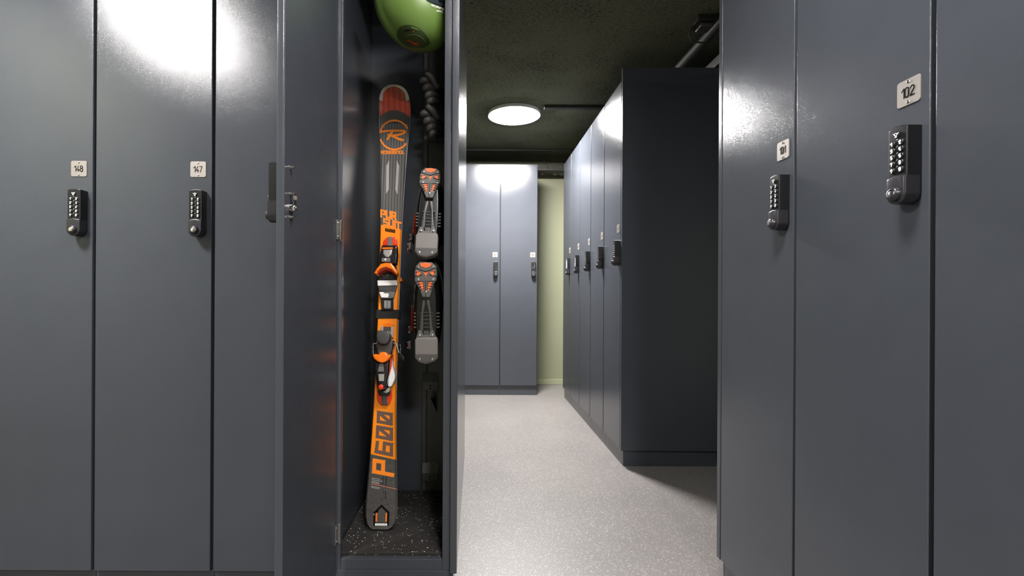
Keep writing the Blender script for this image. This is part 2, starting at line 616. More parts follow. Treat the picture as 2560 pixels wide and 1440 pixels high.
def locker(label, group, x, y, rot, W, number=None, near=True, end=None, end_depth=None, marks=False, doorM=None,
           hollow=False, lock=True, zoff=0.0, top_rail=True, tilt=0.0):
    """front towards local -y, hinge on the left, lock on the right"""
    t = thing('locker', label, 'locker', T(x, y, 0) @ Matrix.Rotation(rot, 4, 'Z'), group)
    D = LD_
    if hollow:
        b = MB()
        s = 0.002
        b.box(0, s, 0.019, D, ZP, ZT)
        b.box(W - s, W, 0.019, D, ZP, ZT)
        b.box(s, W - s, D - s, D, ZP, ZT)
        b.box(s, W - s, 0.02, D - s, ZT - s, ZT)
        b.box(s, W - s, 0.02, D - s, ZP, ZP + 0.024)
        b.obj('body', 'coat', t, smooth=0)
        st = 0.0245
        fr = MB()
        fr.box(0.0, st, 0.0175, 0.040, ZP, ZT, 0.0015)
        fr.obj('frame_stile', 'coat', t)
        MB().box(W - st, W, 0.0175, 0.040, ZP, ZT, 0.0015).obj('frame_stile', 'coat', t)
        MB().box(st, W - st, 0.0195, 0.040, ZP, ZP + 0.033, 0.0015).obj('frame_rail', 'coat', t)
        MB().box(st, W - st, 0.0195, 0.040, ZT - 0.05, ZT, 0.0015).obj('frame_rail', 'coat', t)
    else:
        me = cached(('body', W), lambda: MB().box(0.0006, W - 0.0006, DT + 0.002, D, ZP, ZT, 0.0015, 1).mesh('body'))
        link('body', me, 'coat', t)
    pl = cached(('plinth', W), lambda: MB().box(0.0005, W - 0.0005, 0.016, D - 0.02, 0.002, ZP, 0.001, 1).mesh('plinth'))
    link('plinth', pl, 'plinth', t)
    dw = W - GAP
    dme = cached(('door', W), lambda: MB().box(0, dw, 0, DT, ZB - 0.001, ZT - 0.024, 0.0022, 2).mesh('door'))
    DM = doorM if doorM is not None else T(GAP / 2, 0, 0)
    if tilt:
        DM = DM @ Matrix.Rotation(tilt, 4, 'Z')
    link('door', dme, 'coat', t, DM)
    if end:
        x0, x1 = (W, W + 0.021) if end == 'R' else (-0.021, 0)
        ed = end_depth or D
        MB().box(x0, x1, 0.0, ed, ZP, ZT + 0.04, 0.0015).obj('end_panel', 'coat', t, label='plain grey end panel closing the row')
        if end == 'R':
            MB().box(W, W + 0.010, 0.016, ed - 0.02, 0.002, ZP, 0.001).obj('plinth', 'plinth', t)
        else:
            MB().box(-0.010, 0, 0.016, ed - 0.02, 0.002, ZP, 0.001).obj('plinth', 'plinth', t)
    if lock:
        k = link('keypad_lock', LK_BODY, 'lock', t, DM @ T(dw - 0.0345, 0, ZLOCK + zoff), 'black keypad lock with round key knob')
        link('lock_cover', LK_COVER, 'lockcover', k)
        link('knob', LK_KNOB, 'lockcover' if near else 'chrome', k, T(0, -0.0312, -0.0525) @ Matrix.Rotation(rad(-8), 4, 'X'))
        if near:
            link('key_cylinder', LK_CORE, 'chrome', k, T(0, -0.0375, -0.0525) @ Matrix.Rotation(rad(-8), 4, 'X'))
            for bx, bz in BT + [(0, 0.0545)]:
                link('button', LK_BTN, 'button', k, T(bx, -0.0268, bz))
            for r in range(5):
                link('stud', LK_STUD, 'stud', k, T(0, -0.0268, 0.0458 - r * 0.0122))
            link('digit_print', LK_DIG, 'white', k)
        else:
            link('keypad_buttons', LK_FAR, 'chrome', k)
        p = link('number_plate', PLATE, 'plate', t, DM @ T(dw - 0.041, 0, ZPLATE + zoff), 'brushed metal number plate')
        for s in (-1, 1):
            link('rivet', RIVET, 'chrome', p, T(0, -0.0017, s * 0.0185))
        if number:
            link('numeral', numeral(number), 'ink', p, label='engraved number ' + number)
        elif marks:
            link('engraved_mark', FARMARK, 'ink', p)
    return t


Y0 = 1.477
X145 = -0.4367
GL = 'lockers of the left row'
locker('dark grey closed locker left of locker 148, mostly outside the frame', GL, X145 - 4 * LW, Y0, 0, LW)
locker('leftmost dark grey locker in view, its plate reading 148', GL, X145 - 3 * LW, Y0, 0, LW, '148')
locker('closed locker catching the broad lamp glare, second from left, numbered 147', GL, X145 - 2 * LW, Y0, 0, LW, '147')
locker('dark grey closed locker right of number 147, half hidden by the open door', GL, X145 - LW, Y0, 0, LW)
# open locker: door swung 94.5 degrees on its left edge
AL = rad(4.6)
dv = Vector((-math.sin(AL), -math.cos(AL), 0))
yv = Vector((math.cos(AL), -math.sin(AL), 0))
corner = Vector((-0.4153 - X145, 1.468 - Y0, 0))
org = corner - yv * DT
OPEN = Matrix(((dv.x, yv.x, 0, org.x), (dv.y, yv.y, 0, org.y), (0, 0, 1, 0), (0, 0, 0, 1)))
L145 = locker('open grey locker with skis, boots and helmet inside', GL, X145, Y0, 0, LW, doorM=OPEN, hollow=True, end='R', end_depth=1.075)

# hardware on the inside of the open door (door coordinates: x from hinge, y = DT is the inner face)
dw = LW - GAP
zz = lambda py, Y: at(700, py, Y).z
inner = DT
for z in (at(843, 575, 1.46).z, at(838, 1335, 1.46).z):
    hb = MB().box(0.002, 0.020, inner, inner + 0.003, -0.030, 0.030, 0.0008, 1)
    hb.box(0.0015, 0.006, inner + 0.003, inner + 0.010, -0.028, 0.028, 0.001, 1)
    h = hb.obj('hinge', 'steel', L145, OPEN @ T(0, 0, z), label='small steel hinge')
    for s in (-1, 1):
        MB().lathe([(0, 0), (0.0032, 0), (0.0022, 0.0018), (0, 0.002)], 10, T(0.013, inner + 0.003, s * 0.020) @ Matrix.Rotation(-PI / 2, 4, 'X')).obj('screw', 'chrome', h)
    MB().tube([(0.0, inner + 0.008, -0.032), (0.0, inner + 0.008, 0.032)], 0.0035, 10).obj('pin', 'steel', h)
RXi = Matrix.Rotation(-PI / 2, 4, 'X')        # local +z -> +y
xl = dw - 0.0345
for z in (ZLOCK + 0.060, ZLOCK - 0.003, ZLOCK - 0.058):
    MB().lathe([(0, 0), (0.0042, 0), (0.0042, 0.003), (0.0026, 0.0055), (0.0026, 0.011), (0, 0.011)], 12).obj('screw', 'steel', L145, OPEN @ T(xl, inner, z) @ RXi)
cl = MB().lathe([(0, 0), (0.0095, 0), (0.0095, 0.010), (0.007, 0.014), (0, 0.0145)], 16, RXi)
cl.box(-0.006, 0.006, 0.010, 0.0125, -0.004, 0.034, 0.001, 1)
cam_o = cl.obj('cam_latch', 'chrome', L145, OPEN @ T(xl, inner, ZLOCK - 0.036), label='chrome cam latch on the door inside')
MB().lathe([(0, 0), (0.004, 0), (0.003, 0.003), (0, 0.0035)], 10, T(0, 0.0145, 0) @ RXi).obj('screw', 'steel', cam_o)
MB().box(0.004, 0.0125, 0.0125, 0.020, 0.016, 0.026, 0.001, 1).obj('stop', 'plate', cam_o)
# folded rims on the inside of the door
for x0, x1 in ((0.0, 0.004), (dw - 0.004, dw)):
    MB().box(x0, x1, inner - 0.002, inner + 0.003, ZB + 0.01, ZT - 0.035, 0.001, 1).obj('door_rim', 'coat', L145, OPEN)

# dryer post and holders on the back panel
def loc145(p):
    return Vector((p[0] - X145, p[1] - Y0, p[2]))


YB = Y0 + LD_ - 0.002
px0, px1 = at(1056, 900, YB - 0.02).x, at(1105, 900, YB - 0.02).x + 0.02
ps = at(1068, 900, YB - 0.02).x
post = MB()
post.box(px0 - X145, ps - 0.0022 - X145, LD_ - 0.026, LD_ - 0.0021, 0.125, 1.96, 0.001, 1)
post.box(ps + 0.0022 - X145, px1 - X145, LD_ - 0.026, LD_ - 0.0021, 0.125, 1.96, 0.001, 1)
post.box(px0 - X145 + 0.002, px1 - X145 - 0.002, LD_ - 0.012, LD_ - 0.0021, 0.125, 1.96)
PO = post.obj('dryer_post', 'bracket', L145, smooth=0, label='slotted upright of the drying rack')


def holder(px, py, arm=0.0, w=0.032):
    c = loc145(at(px, py, YB - 0.035))
    mb = MB()
    flat(mb, [(-w, -0.022), (w, -0.022), (w, 0.012), (-w, 0.012)], -0.004, 0.0, 0.001)
    # upper tab bent backwards, round corners
    pts = [(-w, 0.012)] + arc(-w + .009, 0.041, .009, .009, 180, 90, 4) + arc(w - .009, 0.041, .009, .009, 90, 0, 4) + [(w, 0.012)]
    mb.prism([(x, -0.004 + (z - 0.012) * 0.35, z) for x, z in pts], [(x, 0.0 + (z - 0.012) * 0.35, z) for x, z in pts])
    mb.box(-0.012, 0.012, -0.001, 0.016, -0.018, 0.008)
    o = mb.obj('rack_holder', 'bracket', L145, T(*c), label='bent metal boot holder plate')
    for z in (-0.003, -0.015):
        MB().lathe([(0, 0), (0.004, 0), (0.003, 0.0016), (0.0012, 0.0018), (0, 0.0008)], 10, T(0, -0.004, z) @ RX).obj('screw', 'dark', o)
    if arm:
        MB().tube([(0, 0.005, 0.0), (0, -arm, 0.0 + arm * 0.06)], 0.011, 12).obj('arm', 'bracket', o)
    return o


holder(1076, 962)
holder(1075, 1189)
MB().prism([(0, -0.07, 0), (0.02, -0.07, 0), (0.02, -0.002, -0.075), (0, -0.002, -0.03)], [(0.0, -0.07, .001), (0.02, -0.07, .001), (0.02, 0.0, -0.074), (0, 0.0, -0.029)]).obj('gusset', 'dark', L145, T(*loc145(at(1080, 985, YB - 0.03))))

# ---- other rows
XF = 0.790
GR = 'lockers of the right-hand row'
R90 = -PI / 2
YR = 1.563
locker('closed locker at the corner of the aisle on the right, numbered 101', GR, XF, YR, R90, 0.3595, '101', end='L')
locker('closed locker with the largest keypad lock in view, numbered 102', GR, XF, YR - 0.3595, R90, LW, '102')
locker('dark grey locker cut by the right frame edge, beside number 102', GR, XF, YR - 0.3595 - LW, R90, LW)
GB = 'lockers of the receding far row'
ords = ['nearest locker of the receding far row, beside the black end panel', 'second locker of the receding far row from the black end panel',
        'third locker of the receding far row, the middle one', 'fourth locker of the receding far row from the black end panel',
        'farthest locker of the receding far row, next to the green wall']
WB = 0.3495
for i in range(5):
    locker(ords[i], GB, 0.795, 2.664 + WB * (i + 1), R90, WB, near=False, end='R' if i == 0 else None, marks=True, zoff=-0.008)
GF = 'lockers of the frontal far row'
WF = 0.347
xr = 0.571
locker('right one of the two frontal far lockers, beside the green wall', GF, xr - WF, 4.48, 0, WF, near=False, marks=True, zoff=-0.016)
locker('left one of the two frontal far lockers, under the lamp glare', GF, xr - 2 * WF, 4.48, 0, WF, near=False, marks=True, zoff=-0.016)
locker('frontal far locker hidden behind the end of the left row', GF, xr - 3 * WF, 4.48, 0, WF, near=False)

# ------------------------------------------------------------------ ceiling services
tr = thing('cable_tray', 'perforated metal cable tray high on the green back wall', 'cable tray', T(0, 4.86, 2.155))
MB().box(-1.2, 2.6, -0.06, 0.06, 0.0, 0.002).obj('tray_base', 'galv', tr)
for y in (-0.06, 0.058):
    sd = MB()
    x = -1.2
    sd.box(-1.2, 2.6, y, y + 0.002, 0.0, 0.022)
    sd.box(-1.2, 2.6, y, y + 0.002, 0.046, 0.060)
    while x < 2.59:
        sd.box(x, x + 0.035, y, y + 0.002, 0.022, 0.046)
        x += 0.06
    sd.obj('tray_side', 'galv', tr, smooth=0)
for x in (-0.6, 0.68, 1.9):
    MB().tube([(x, 0, 0.001), (x, 0, ZC - 2.155)], 0.005, 8).obj('hanger_rod', 'galv', tr)
tag(MB().box(-1.6, 2.8, 4.60, 4.64, ZC - 0.020, ZC - 0.0005, 0.003).obj('cable_duct', 'pipe'), 'grey surface cable duct across the ceiling above the far lockers', 'cable duct')
tag(MB().box(0.492, 1.65, 3.52, 3.565, ZC - 0.022, ZC - 0.0005, 0.003).obj('cable_duct', 'pipe'), 'grey surface cable duct leading from the lit ceiling lamp to the right', 'cable duct')
pa, pb = at(1797, 70, 2.30), at(1705, 172, 2.30)
tag(MB().tube([(1.185, 1.7, ZC - 0.045), (1.185, 4.9, ZC - 0.045)], 0.028, 16).obj('ceiling_pipe', 'pipe'), 'dim grey pipe under the ceiling over the dark side passage', 'pipe')
t2 = thing('cable_tray', 'dim cable tray running beside the ceiling pipe over the dark passage', 'cable tray', T(1.40, 0, ZC - 0.13))
MB().box(-0.10, 0.10, 1.75, 4.72, 0, 0.002).obj('tray_base', 'galv', t2)
for x in (-0.10, 0.098):
    MB().box(x, x + 0.002, 1.75, 4.72, 0, 0.05).obj('tray_side', 'galv', t2)
for y in (2.2, 3.2, 4.2):
    MB().tube([(0, y, 0), (0, y, 0.13)], 0.005, 8).obj('hanger_rod', 'galv', t2)
bt = thing('batten_lamp', 'unlit dark batten fixture on the ceiling over the dark passage', 'batten lamp', T(1.08, 2.42, ZC))
MB().box(0, 1.2, -0.05, 0.05, -0.028, -0.0005, 0.004).obj('housing', 'pipe', bt)
MB().box(0.02, 1.18, -0.035, 0.035, -0.052, -0.0285, 0.008).obj('cover', 'dgrey_plastic', bt)
tag(MB().tube([(1.075, 2.44, ZC - 0.02), (1.075, 2.46, ZC - 0.055), (1.10, 2.476, ZC - 0.083), (1.17, 2.476, ZC - 0.088)], 0.004, 8).obj('cable', 'pipe'), 'thin loop of cable hanging from the batten fixture', 'cable')

# ------------------------------------------------------------------ rubber mat in the open locker
ZM = ZP + 0.024
mat_top = H - 0.811
mt = MB().box(X145 + 0.0045, X145 + LW - 0.0045, Y0 + 0.0415, Y0 + LD_ - 0.028, ZM, mat_top, 0.002, 1)
tag(mt.obj('rubber_mat', 'mat'), 'black flecked rubber mat on the open locker floor', 'mat')

# ------------------------------------------------------------------ skis
tail_Y, tip_Y = 1.662, 1.972
tail_c = Vector((-0.3200, tail_Y, mat_top + 0.004))
dz = 1.638
TH = math.atan2(tip_Y - tail_Y, dz)
SKL = math.hypot(tip_Y - tail_Y, dz)
SB = T(*tail_c) @ Matrix.Rotation(-TH, 4, 'X') @ Matrix.Rotation(rad(-0.26), 4, 'Y')       # ski frame: x across, z along, -y = front ski's top
SBI = SB.inverted()
TS = 0.0135                                            # top sheet height above the base plane


def Q(px, py, n=0.0):
    """pixel -> (x, z) on the plane n above the front ski's top sheet"""
    o = SBI @ Vector((0, 0, H))
    d = (SBI.to_3x3() @ (at(px, py, 1.0) - Vector((0, 0, H))))
    k = (-(TS + n) - o.y) / d.y
    p = o + d * k
    return p.x, p.z


def sv(py):
    return Q(970, py)[1]


L = SKL - 0.022
HWT = [(0.0, 0.030), (0.006, 0.040), (0.016, 0.0475), (0.035, 0.0520), (0.06, 0.0535), (0.11, 0.0525), (0.2, 0.0475), (0.3, 0.0435), (0.42, 0.0400), (0.56, 0.0385),
       (0.74, 0.0382), (0.9, 0.0388), (1.05, 0.0405), (1.2, 0.0440), (1.32, 0.0485), (1.42, 0.0540), (1.49, 0.0590), (1.545, 0.0612), (1.583, 0.0605), (1.609, 0.0565),
       (1.625, 0.0490), (1.635, 0.0395), (1.642, 0.026), (1.6455, 0.010)]


def hw(v):
    for (a, b), (c, d) in zip(HWT, HWT[1:]):
        if a <= v <= c:
            return b + (d - b) * (v - a) / (c - a)
    return HWT[0][1] if v < 0 else HWT[-1][1]


def yo(v):
    """rise of the tip and tail away from the base plane"""
    a = max(0.0, (v - 1.47) / (L - 1.47))
    b = max(0.0, (0.05 - v) / 0.05)
    return 0.047 * a ** 2 + 0.004 * b ** 2


def th(v):
    if v < 0.3:
        return 0.007 + (TS - 0.007) * v / 0.3
    if v > 1.15:
        return TS - (TS - 0.006) * min(1, (v - 1.15) / 0.35)
    return TS


vs = sorted(set([a for a, _ in HWT] + [i * 0.04 for i in range(1, 41)]))
vs = [v for v in vs if v <= HWT[-1][0]]


def topn(v):
    return yo(v) + th(v)


def mk_topsheet():
    t = NT('ski_top_sheet')
    co = t.n('ShaderNodeTexCoord').outputs['Object']
    sp = t.n('ShaderNodeSeparateXYZ')
    t.l(co, sp.inputs[0])
    u, v = sp.outputs[0], sp.outputs[2]
    # slanted orange block
    (ul, vl), (ur, vr) = Q(925.4, 1135), Q(991, 1150)
    k1 = (vr - vl) / (ur - ul)
    (ul2, vl2), (ur2, vr2) = Q(949, 561), Q(1003, 574)
    k2 = (vr2 - vl2) / (ur2 - ul2)
    above = t.math('GREATER_THAN', v, t.math('ADD', t.math('MULTIPLY', u, k1), vl - k1 * ul))
    below = t.math('LESS_THAN', v, t.math('ADD', t.math('MULTIPLY', u, k2), vl2 - k2 * ul2))
    orange = t.math('MULTIPLY', above, below)
    upper = t.math('GREATER_THAN', v, 0.9)
    # red tip with a curved lower rim
    vc, ve = Q(986, 277)[1], Q(986, 291)[1]
    redl = t.math('SUBTRACT', vc, t.math('MULTIPLY', t.math('MULTIPLY', u, u), (vc - ve) / 0.0035))
    red = t.math('GREATER_THAN', v, redl)
    # fine ribs along the upper grey zone
    wv = t.n('ShaderNodeTexWave', wave_type='BANDS', bands_direction='X')
    wv.inputs['Scale'].default_value = 28
    wv.inputs['Distortion'].default_value = 0.0
    t.l(co, wv.inputs['Vector'])
    nz = t.noise(90, 4, 0.7, co)
    g1 = t.ramp(wv.outputs['Fac'], [(0.0, (0.05, 0.047, 0.044)), (0.35, (0.115, 0.107, 0.10)), (1.0, (0.15, 0.14, 0.132))])
    g2 = t.ramp(nz, [(0.3, (0.045, 0.042, 0.041)), (0.7, (0.085, 0.08, 0.077))])
    dk = t.math('GREATER_THAN', v, Q(986, 308)[1])
    g1 = t.mix(dk, g1, (0.045, 0.042, 0.036, 1))
    grey = t.mix(upper, g2, g1)
    # dark pattern of the red block
    wr = t.n('ShaderNodeTexWave', wave_type='BANDS', bands_direction='X')
    wr.inputs['Scale'].default_value = 14
    t.l(co, wr.inputs['Vector'])
    redc = t.mix(wr.outputs['Fac'], (0.42, 0.035, 0.012, 1), (0.60, 0.065, 0.022, 1))
    c = t.mix(orange, grey, (1.0, 0.27, 0.004, 1))
    c = t.mix(red, c, redc)
    t.l(c, t.b.inputs['Base Color'])
    t.b.inputs['Roughness'].default_value = 0.30
    t.b.inputs['Coat Weight'].default_value = 0.25
    t.b.inputs['Coat Roughness'].default_value = 0.12
    return t.m


M['topsheet'] = mk_topsheet()
M['ski_base'] = pbr('black_ski_base', '#151413', 0.4)

sk = MB()
rr = []
for v in vs:
    h, t0, o0 = hw(v), th(v), yo(v)
    ins = min(0.004, h * 0.3)
    rr.append([Vector((-h, -o0, v)), Vector((-h, -o0 - t0 * 0.45, v)), Vector((-h + ins, -o0 - t0, v)), Vector((0, -o0 - t0, v)),
               Vector((h - ins, -o0 - t0, v)), Vector((h, -o0 - t0 * 0.45, v)), Vector((h, -o0, v))])
sk.rings(rr)
SK_BODY = sk.mesh('ski_body', 25)
ed = MB()
for s in (-1, 1):
    e = []
    for v in vs[3:-3]:
        h, o0 = hw(v), yo(v)
        a, b = s * (h - 0.0005), s * (h + 0.0010)
        e.append([Vector((a, -o0 + 0.0002, v)), Vector((b, -o0 + 0.0002, v)), Vector((b, -o0 - 0.0022, v)), Vector((a, -o0 - 0.0022, v))])
    ed.rings(e)
SK_EDGE = ed.mesh('steel_edge')
tg = MB()
for s in (-1, 1):
    pass
r1 = []
for i in range(25):
    a = -1.0 + 2.0 * i / 24
    # follow the tip outline from one side to the other
    v = 1.595 + (HWT[-1][0] - 1.595) * (1 - abs(a) ** 2.2)
    u = math.copysign(hw(v), a) if abs(a) > 0.02 else 0.0
    if i == 12:
        v, u = HWT[-1][0], 0.0
    inw = 0.0055 + 0.005 * min(1, abs(a) * 1.3)
    c = Vector((0, 0, 1.573))
    p = Vector((u, 0, v))
    d = (c - p).normalized()
    q = p + d * inw * (1.25 if abs(a) > .75 else 1)
    o = p - d * 0.0015
    yq, yp = -topn(q.z) - 0.0008, -topn(min(v, L)) - 0.0008
    r1.append([Vector((o.x, yp, o.z)), Vector((q.x, yq, q.z)), Vector((q.x, yq + 0.004, q.z)), Vector((o.x, yp + 0.0068, o.z))])
SK_TIP = MB().rings(r1).mesh('tip_guard')


def P(pts, n):
    out = []
    for px, py in pts:
        x, z = Q(px, py, n)
        out.append((x, -(TS + n), z))
    return out


def raised(pts, n0, n1, bev=0.0):
    """solid part standing on the top sheet, outline given where its top shows"""
    top = P(pts, n1)
    return MB().prism(top, [(x, -(TS + n0), z) for x, y, z in top], bev)


def zt(ox, oy, sc, pts):
    return [(ox + x / sc, oy + y / sc) for x, y in pts]


def Tt(*pts):
    return zt(920, 580, 6.0, pts)


def Ht(*pts):
    return zt(910, 790, 6.2636, pts)


def disc(cx, cy, r, n=14):
    return [(cx + r * math.cos(2 * PI * k / n), cy + r * math.sin(2 * PI * k / n)) for k in range(n)]


def ski(label, basis):
    k = thing('ski', label, 'ski', basis, 'pair of skis')
    link('ski_body', SK_BODY, 'topsheet', k)
    link('steel_edge', SK_EDGE, 'steel', k)
    link('tip_guard', SK_TIP, 'silver', k)
    # ---- toe binding
    b = cached('toe', lambda: raised(Tt((205, 200), (432, 200), (428, 330), (425, 460), (440, 640), (430, 715), (150, 715), (155, 640), (178, 460), (180, 330)), 0, 0.018, 0.002).mesh('toe_binding'))
    tb = link('toe_binding', b, 'black_plastic', k, label='orange and black toe binding')
    for nm, mt_, pts, n0, n1, bv in [
        ('nose', 'redorange', Tt((280, 75), (400, 75), (430, 110), (434, 205), (213, 205), (225, 130)), 0.0, 0.030, 0.004),
        ('nose_bar', 'grey_plastic', Tt((298, 72), (358, 72), (365, 205), (290, 205)), 0.028, 0.034, 0.001),
        ('housing', 'black_plastic', Tt((210, 205), (434, 205), (440, 330), (425, 470), (178, 470), (180, 330)), 0.015, 0.046, 0.005),
        ('housing_rim', 'orange', Tt((215, 232), (370, 228), (372, 252), (212, 256)), 0.044, 0.0495, 0.001),
        ('lens', 'silver', Tt((228, 265), (362, 260), (355, 330), (310, 378), (265, 378), (225, 330)), 0.044, 0.0505, 0.003),
        ('dial_plate', 'grey_plastic', Tt((205, 392), (330, 386), (330, 448), (205, 448)), 0.044, 0.0500, 0.001),
        ('dial', 'white_plastic', Tt(*disc(260, 410, 14)), 0.050, 0.0512, 0),
        ('lower_wing', 'redorange', Tt((150, 560), (205, 500), (330, 500), (390, 560), (400, 630), (330, 575), (255, 562), (185, 590), (150, 625)), 0.018, 0.060, 0.002),
        ('wing', 'orange', Tt((85, 612), (125, 548), (190, 472), (262, 458), (345, 462), (395, 520), (442, 600), (432, 640), (405, 622), (350, 560), (262, 528), (195, 548), (150, 585), (132, 636)), 0.032, 0.072, 0.005),
        ('screw_plate', 'black_plastic', Tt((160, 625), (200, 592), (262, 575), (330, 590), (385, 632), (425, 650), (428, 712), (155, 712)), 0.0, 0.022, 0.001),
        ('glide_plate', 'white_plastic', Tt((138, 722), (434, 722), (432, 800), (145, 808)), 0.0, 0.024, 0.002),
        ('glide_pad', 'dgrey_plastic', Tt((152, 814), (428, 806), (408, 895), (168, 888)), 0.0, 0.021, 0.002),
        ('rear_cover', 'grey_plastic', Tt((160, 894), (400, 890), (382, 985), (340, 998), (196, 990)), 0.0, 0.022, 0.003),
        ('rear_patch', 'white_plastic', Tt((168, 902), (222, 898), (255, 925), (300, 918), (312, 940), (300, 985), (200, 982)), 0.021, 0.0235, 0.0005),
        ('track', 'black_plastic', Tt((193, 1000), (386, 1000), (382, 1168), (205, 1168)), 0.0, 0.010, 0.001),
        ('scale_plate', 'grey_plastic', Tt((240, 1026), (342, 1026), (340, 1140), (325, 1150), (255, 1150), (240, 1140)), 0.009, 0.0125, 0.0008),
    ]:
        me = cached(('tb', nm), lambda: raised(pts, n0, n1, bv).mesh(nm))
        link(nm, me, mt_, tb)
    for cx in (218, 290, 365):
        me = cached(('tbs', cx), lambda: raised(Tt(*disc(cx, 652, 15 if cx != 290 else 22)), 0.021, 0.0232, 0.0006).mesh('screw'))
        link('screw', me, 'dgrey_plastic', tb)
    ribs = MB()
    for i in range(6):
        for c in (262, 316):
            q = raised(Tt((c - 18, 1036 + i * 17), (c + 14, 1036 + i * 17), (c + 14, 1044 + i * 17), (c - 18, 1044 + i * 17)), 0.012, 0.0135)
            ribs.add(q.v, q.f)
    link('scale_ribs', cached('ribs', lambda: ribs.mesh('scale_ribs', 0)), 'greyprint', tb)
    # ---- heel binding
    b = cached('heel', lambda: raised(Ht((205, 430), (300, 300), (420, 330), (468, 440), (430, 620), (400, 900), (350, 1130), (290, 1165), (215, 1130), (180, 950), (160, 700)), 0, 0.030, 0.003).mesh('heel_binding'))
    hb_ = link('heel_binding', b, 'black_plastic', k, label='orange and black heel binding')
    for nm, mt_, pts, n0, n1, bv in [
        ('rail', 'silver', Ht((262, 170), (300, 150), (308, 240), (255, 235)), 0, 0.016, 0.001),
        ('rail', 'silver', Ht((415, 165), (456, 160), (452, 340), (415, 330)), 0, 0.016, 0.001),
        ('rail_cap', 'orange', Ht((295, 135), (335, 112), (390, 112), (462, 132), (440, 172), (300, 172)), 0, 0.012, 0.001),
        ('slider', 'dgrey_plastic', Ht((305, 176), (405, 176), (412, 330), (300, 330)), 0, 0.022, 0.002),
        ('brake_pedal', 'dgrey_plastic', Ht((208, 226), (375, 224), (412, 300), (396, 385), (360, 432), (300, 445), (240, 435), (202, 385), (185, 310)), 0.03, 0.066, 0.006),
        ('brake_housing', 'dgrey_plastic', Ht((195, 450), (260, 400), (400, 400), (455, 380), (440, 520), (410, 600), (215, 600)), 0.0, 0.044, 0.003),
        ('heel_cup', 'orange', Ht((130, 606), (180, 592), (228, 604), (246, 568), (300, 560), (345, 568), (366, 604), (428, 598), (408, 650), (372, 695), (330, 722), (270, 736), (210, 716), (152, 668)), 0.028, 0.078, 0.005),
        ('heel_body', 'black_plastic', Ht((135, 672), (205, 722), (270, 742), (335, 728), (402, 668), (392, 880), (345, 1110), (290, 1160), (215, 1100), (172, 930)), 0.0, 0.060, 0.006),
        ('heel_stripe', 'redorange', Ht((408, 640), (432, 628), (425, 800), (392, 930)), 0.0, 0.052, 0.001),
        ('window_upper', 'grey_plastic', Ht((238, 746), (300, 746), (314, 872), (214, 872)), 0.058, 0.0635, 0.001),
        ('window_lower', 'silver', Ht((226, 908), (316, 908), (312, 1020), (232, 1020)), 0.058, 0.0635, 0.001),
        ('tension_screw', 'redorange', Ht(*disc(262, 1112, 44)), 0.03, 0.0645, 0.004),
        ('lever', 'white_plastic', Ht((432, 622), (442, 760), (470, 860), (486, 930), (480, 1000), (440, 1090), (405, 1115), (372, 1100), (376, 980), (400, 860), (422, 770), (424, 680)), 0.0, 0.040, 0.004),
        ('lever_foot', 'silver', Ht((288, 1192), (340, 1160), (372, 1120), (412, 1122), (396, 1188), (345, 1210)), 0.0, 0.030, 0.002),
        ('heel_track', 'redorange', Ht((205, 1165), (432, 1165), (440, 1270), (405, 1365), (360, 1396), (270, 1392), (222, 1340), (202, 1260)), 0.0, 0.010, 0.001),
        ('track_cover', 'black_plastic', Ht((212, 1165), (420, 1165), (400, 1240), (240, 1250)), 0.0, 0.020, 0.002),
        ('track_bar', 'dgrey_plastic', Ht((276, 1225), (360, 1225), (362, 1392), (274, 1388)), 0.009, 0.014, 0.001),
    ]:
        me = cached(('hb', nm, pts[0]), lambda: raised(pts, n0, n1, bv).mesh(nm))
        link(nm, me, mt_, hb_)

    def wire(pts, n):
        return [Vector(P([p], n)[0]) for p in pts]
    me = cached('wl', lambda: MB().tube(wire(Ht((300, 420), (195, 430), (150, 432), (140, 470), (146, 600)), 0.020), 0.0024, 8).mesh('brake_wire'))
    link('brake_wire', me, 'steel', hb_)
    me = cached('wr', lambda: MB().tube(wire(Ht((400, 420), (462, 425), (505, 432), (525, 500), (545, 575)), 0.016), 0.0024, 8).mesh('brake_wire'))
    link('brake_wire', me, 'steel', hb_)
    me = cached('bp', lambda: raised(Ht((540, 560), (575, 575), (635, 650), (640, 690), (610, 705), (560, 640)), -0.004, 0.014, 0.002).mesh('brake_pad'))
    link('brake_pad', me, 'black_plastic', hb_)
    return k


SKI1 = ski('front ski of the pair, orange and grey top sheet facing out', SB)


# ---- flat print on the front ski
def sfn(n):
    return lambda a, b, k: tuple(P([(a, b)], k)[0])


def prnt(name, mat, strokes, wd, square=False, n=0.0004, label=None):
    mb = MB()
    for j_, st in enumerate(strokes):
        ribbon(mb, st, wd, sfn(0), -0.0005, n + 0.00003 * j_, square)
    return mb.obj(name, mat, SKI1, smooth=0, label=label)


def surf(px, py, lift=0.0004):
    """pixel -> point just above the front ski's real (curved) top sheet"""
    n = 0.0
    for _ in range(6):
        x, z = Q(px, py, n)
        n = topn(max(0, min(L, z))) - TS
    return Vector((x, -(TS + n + lift), z))


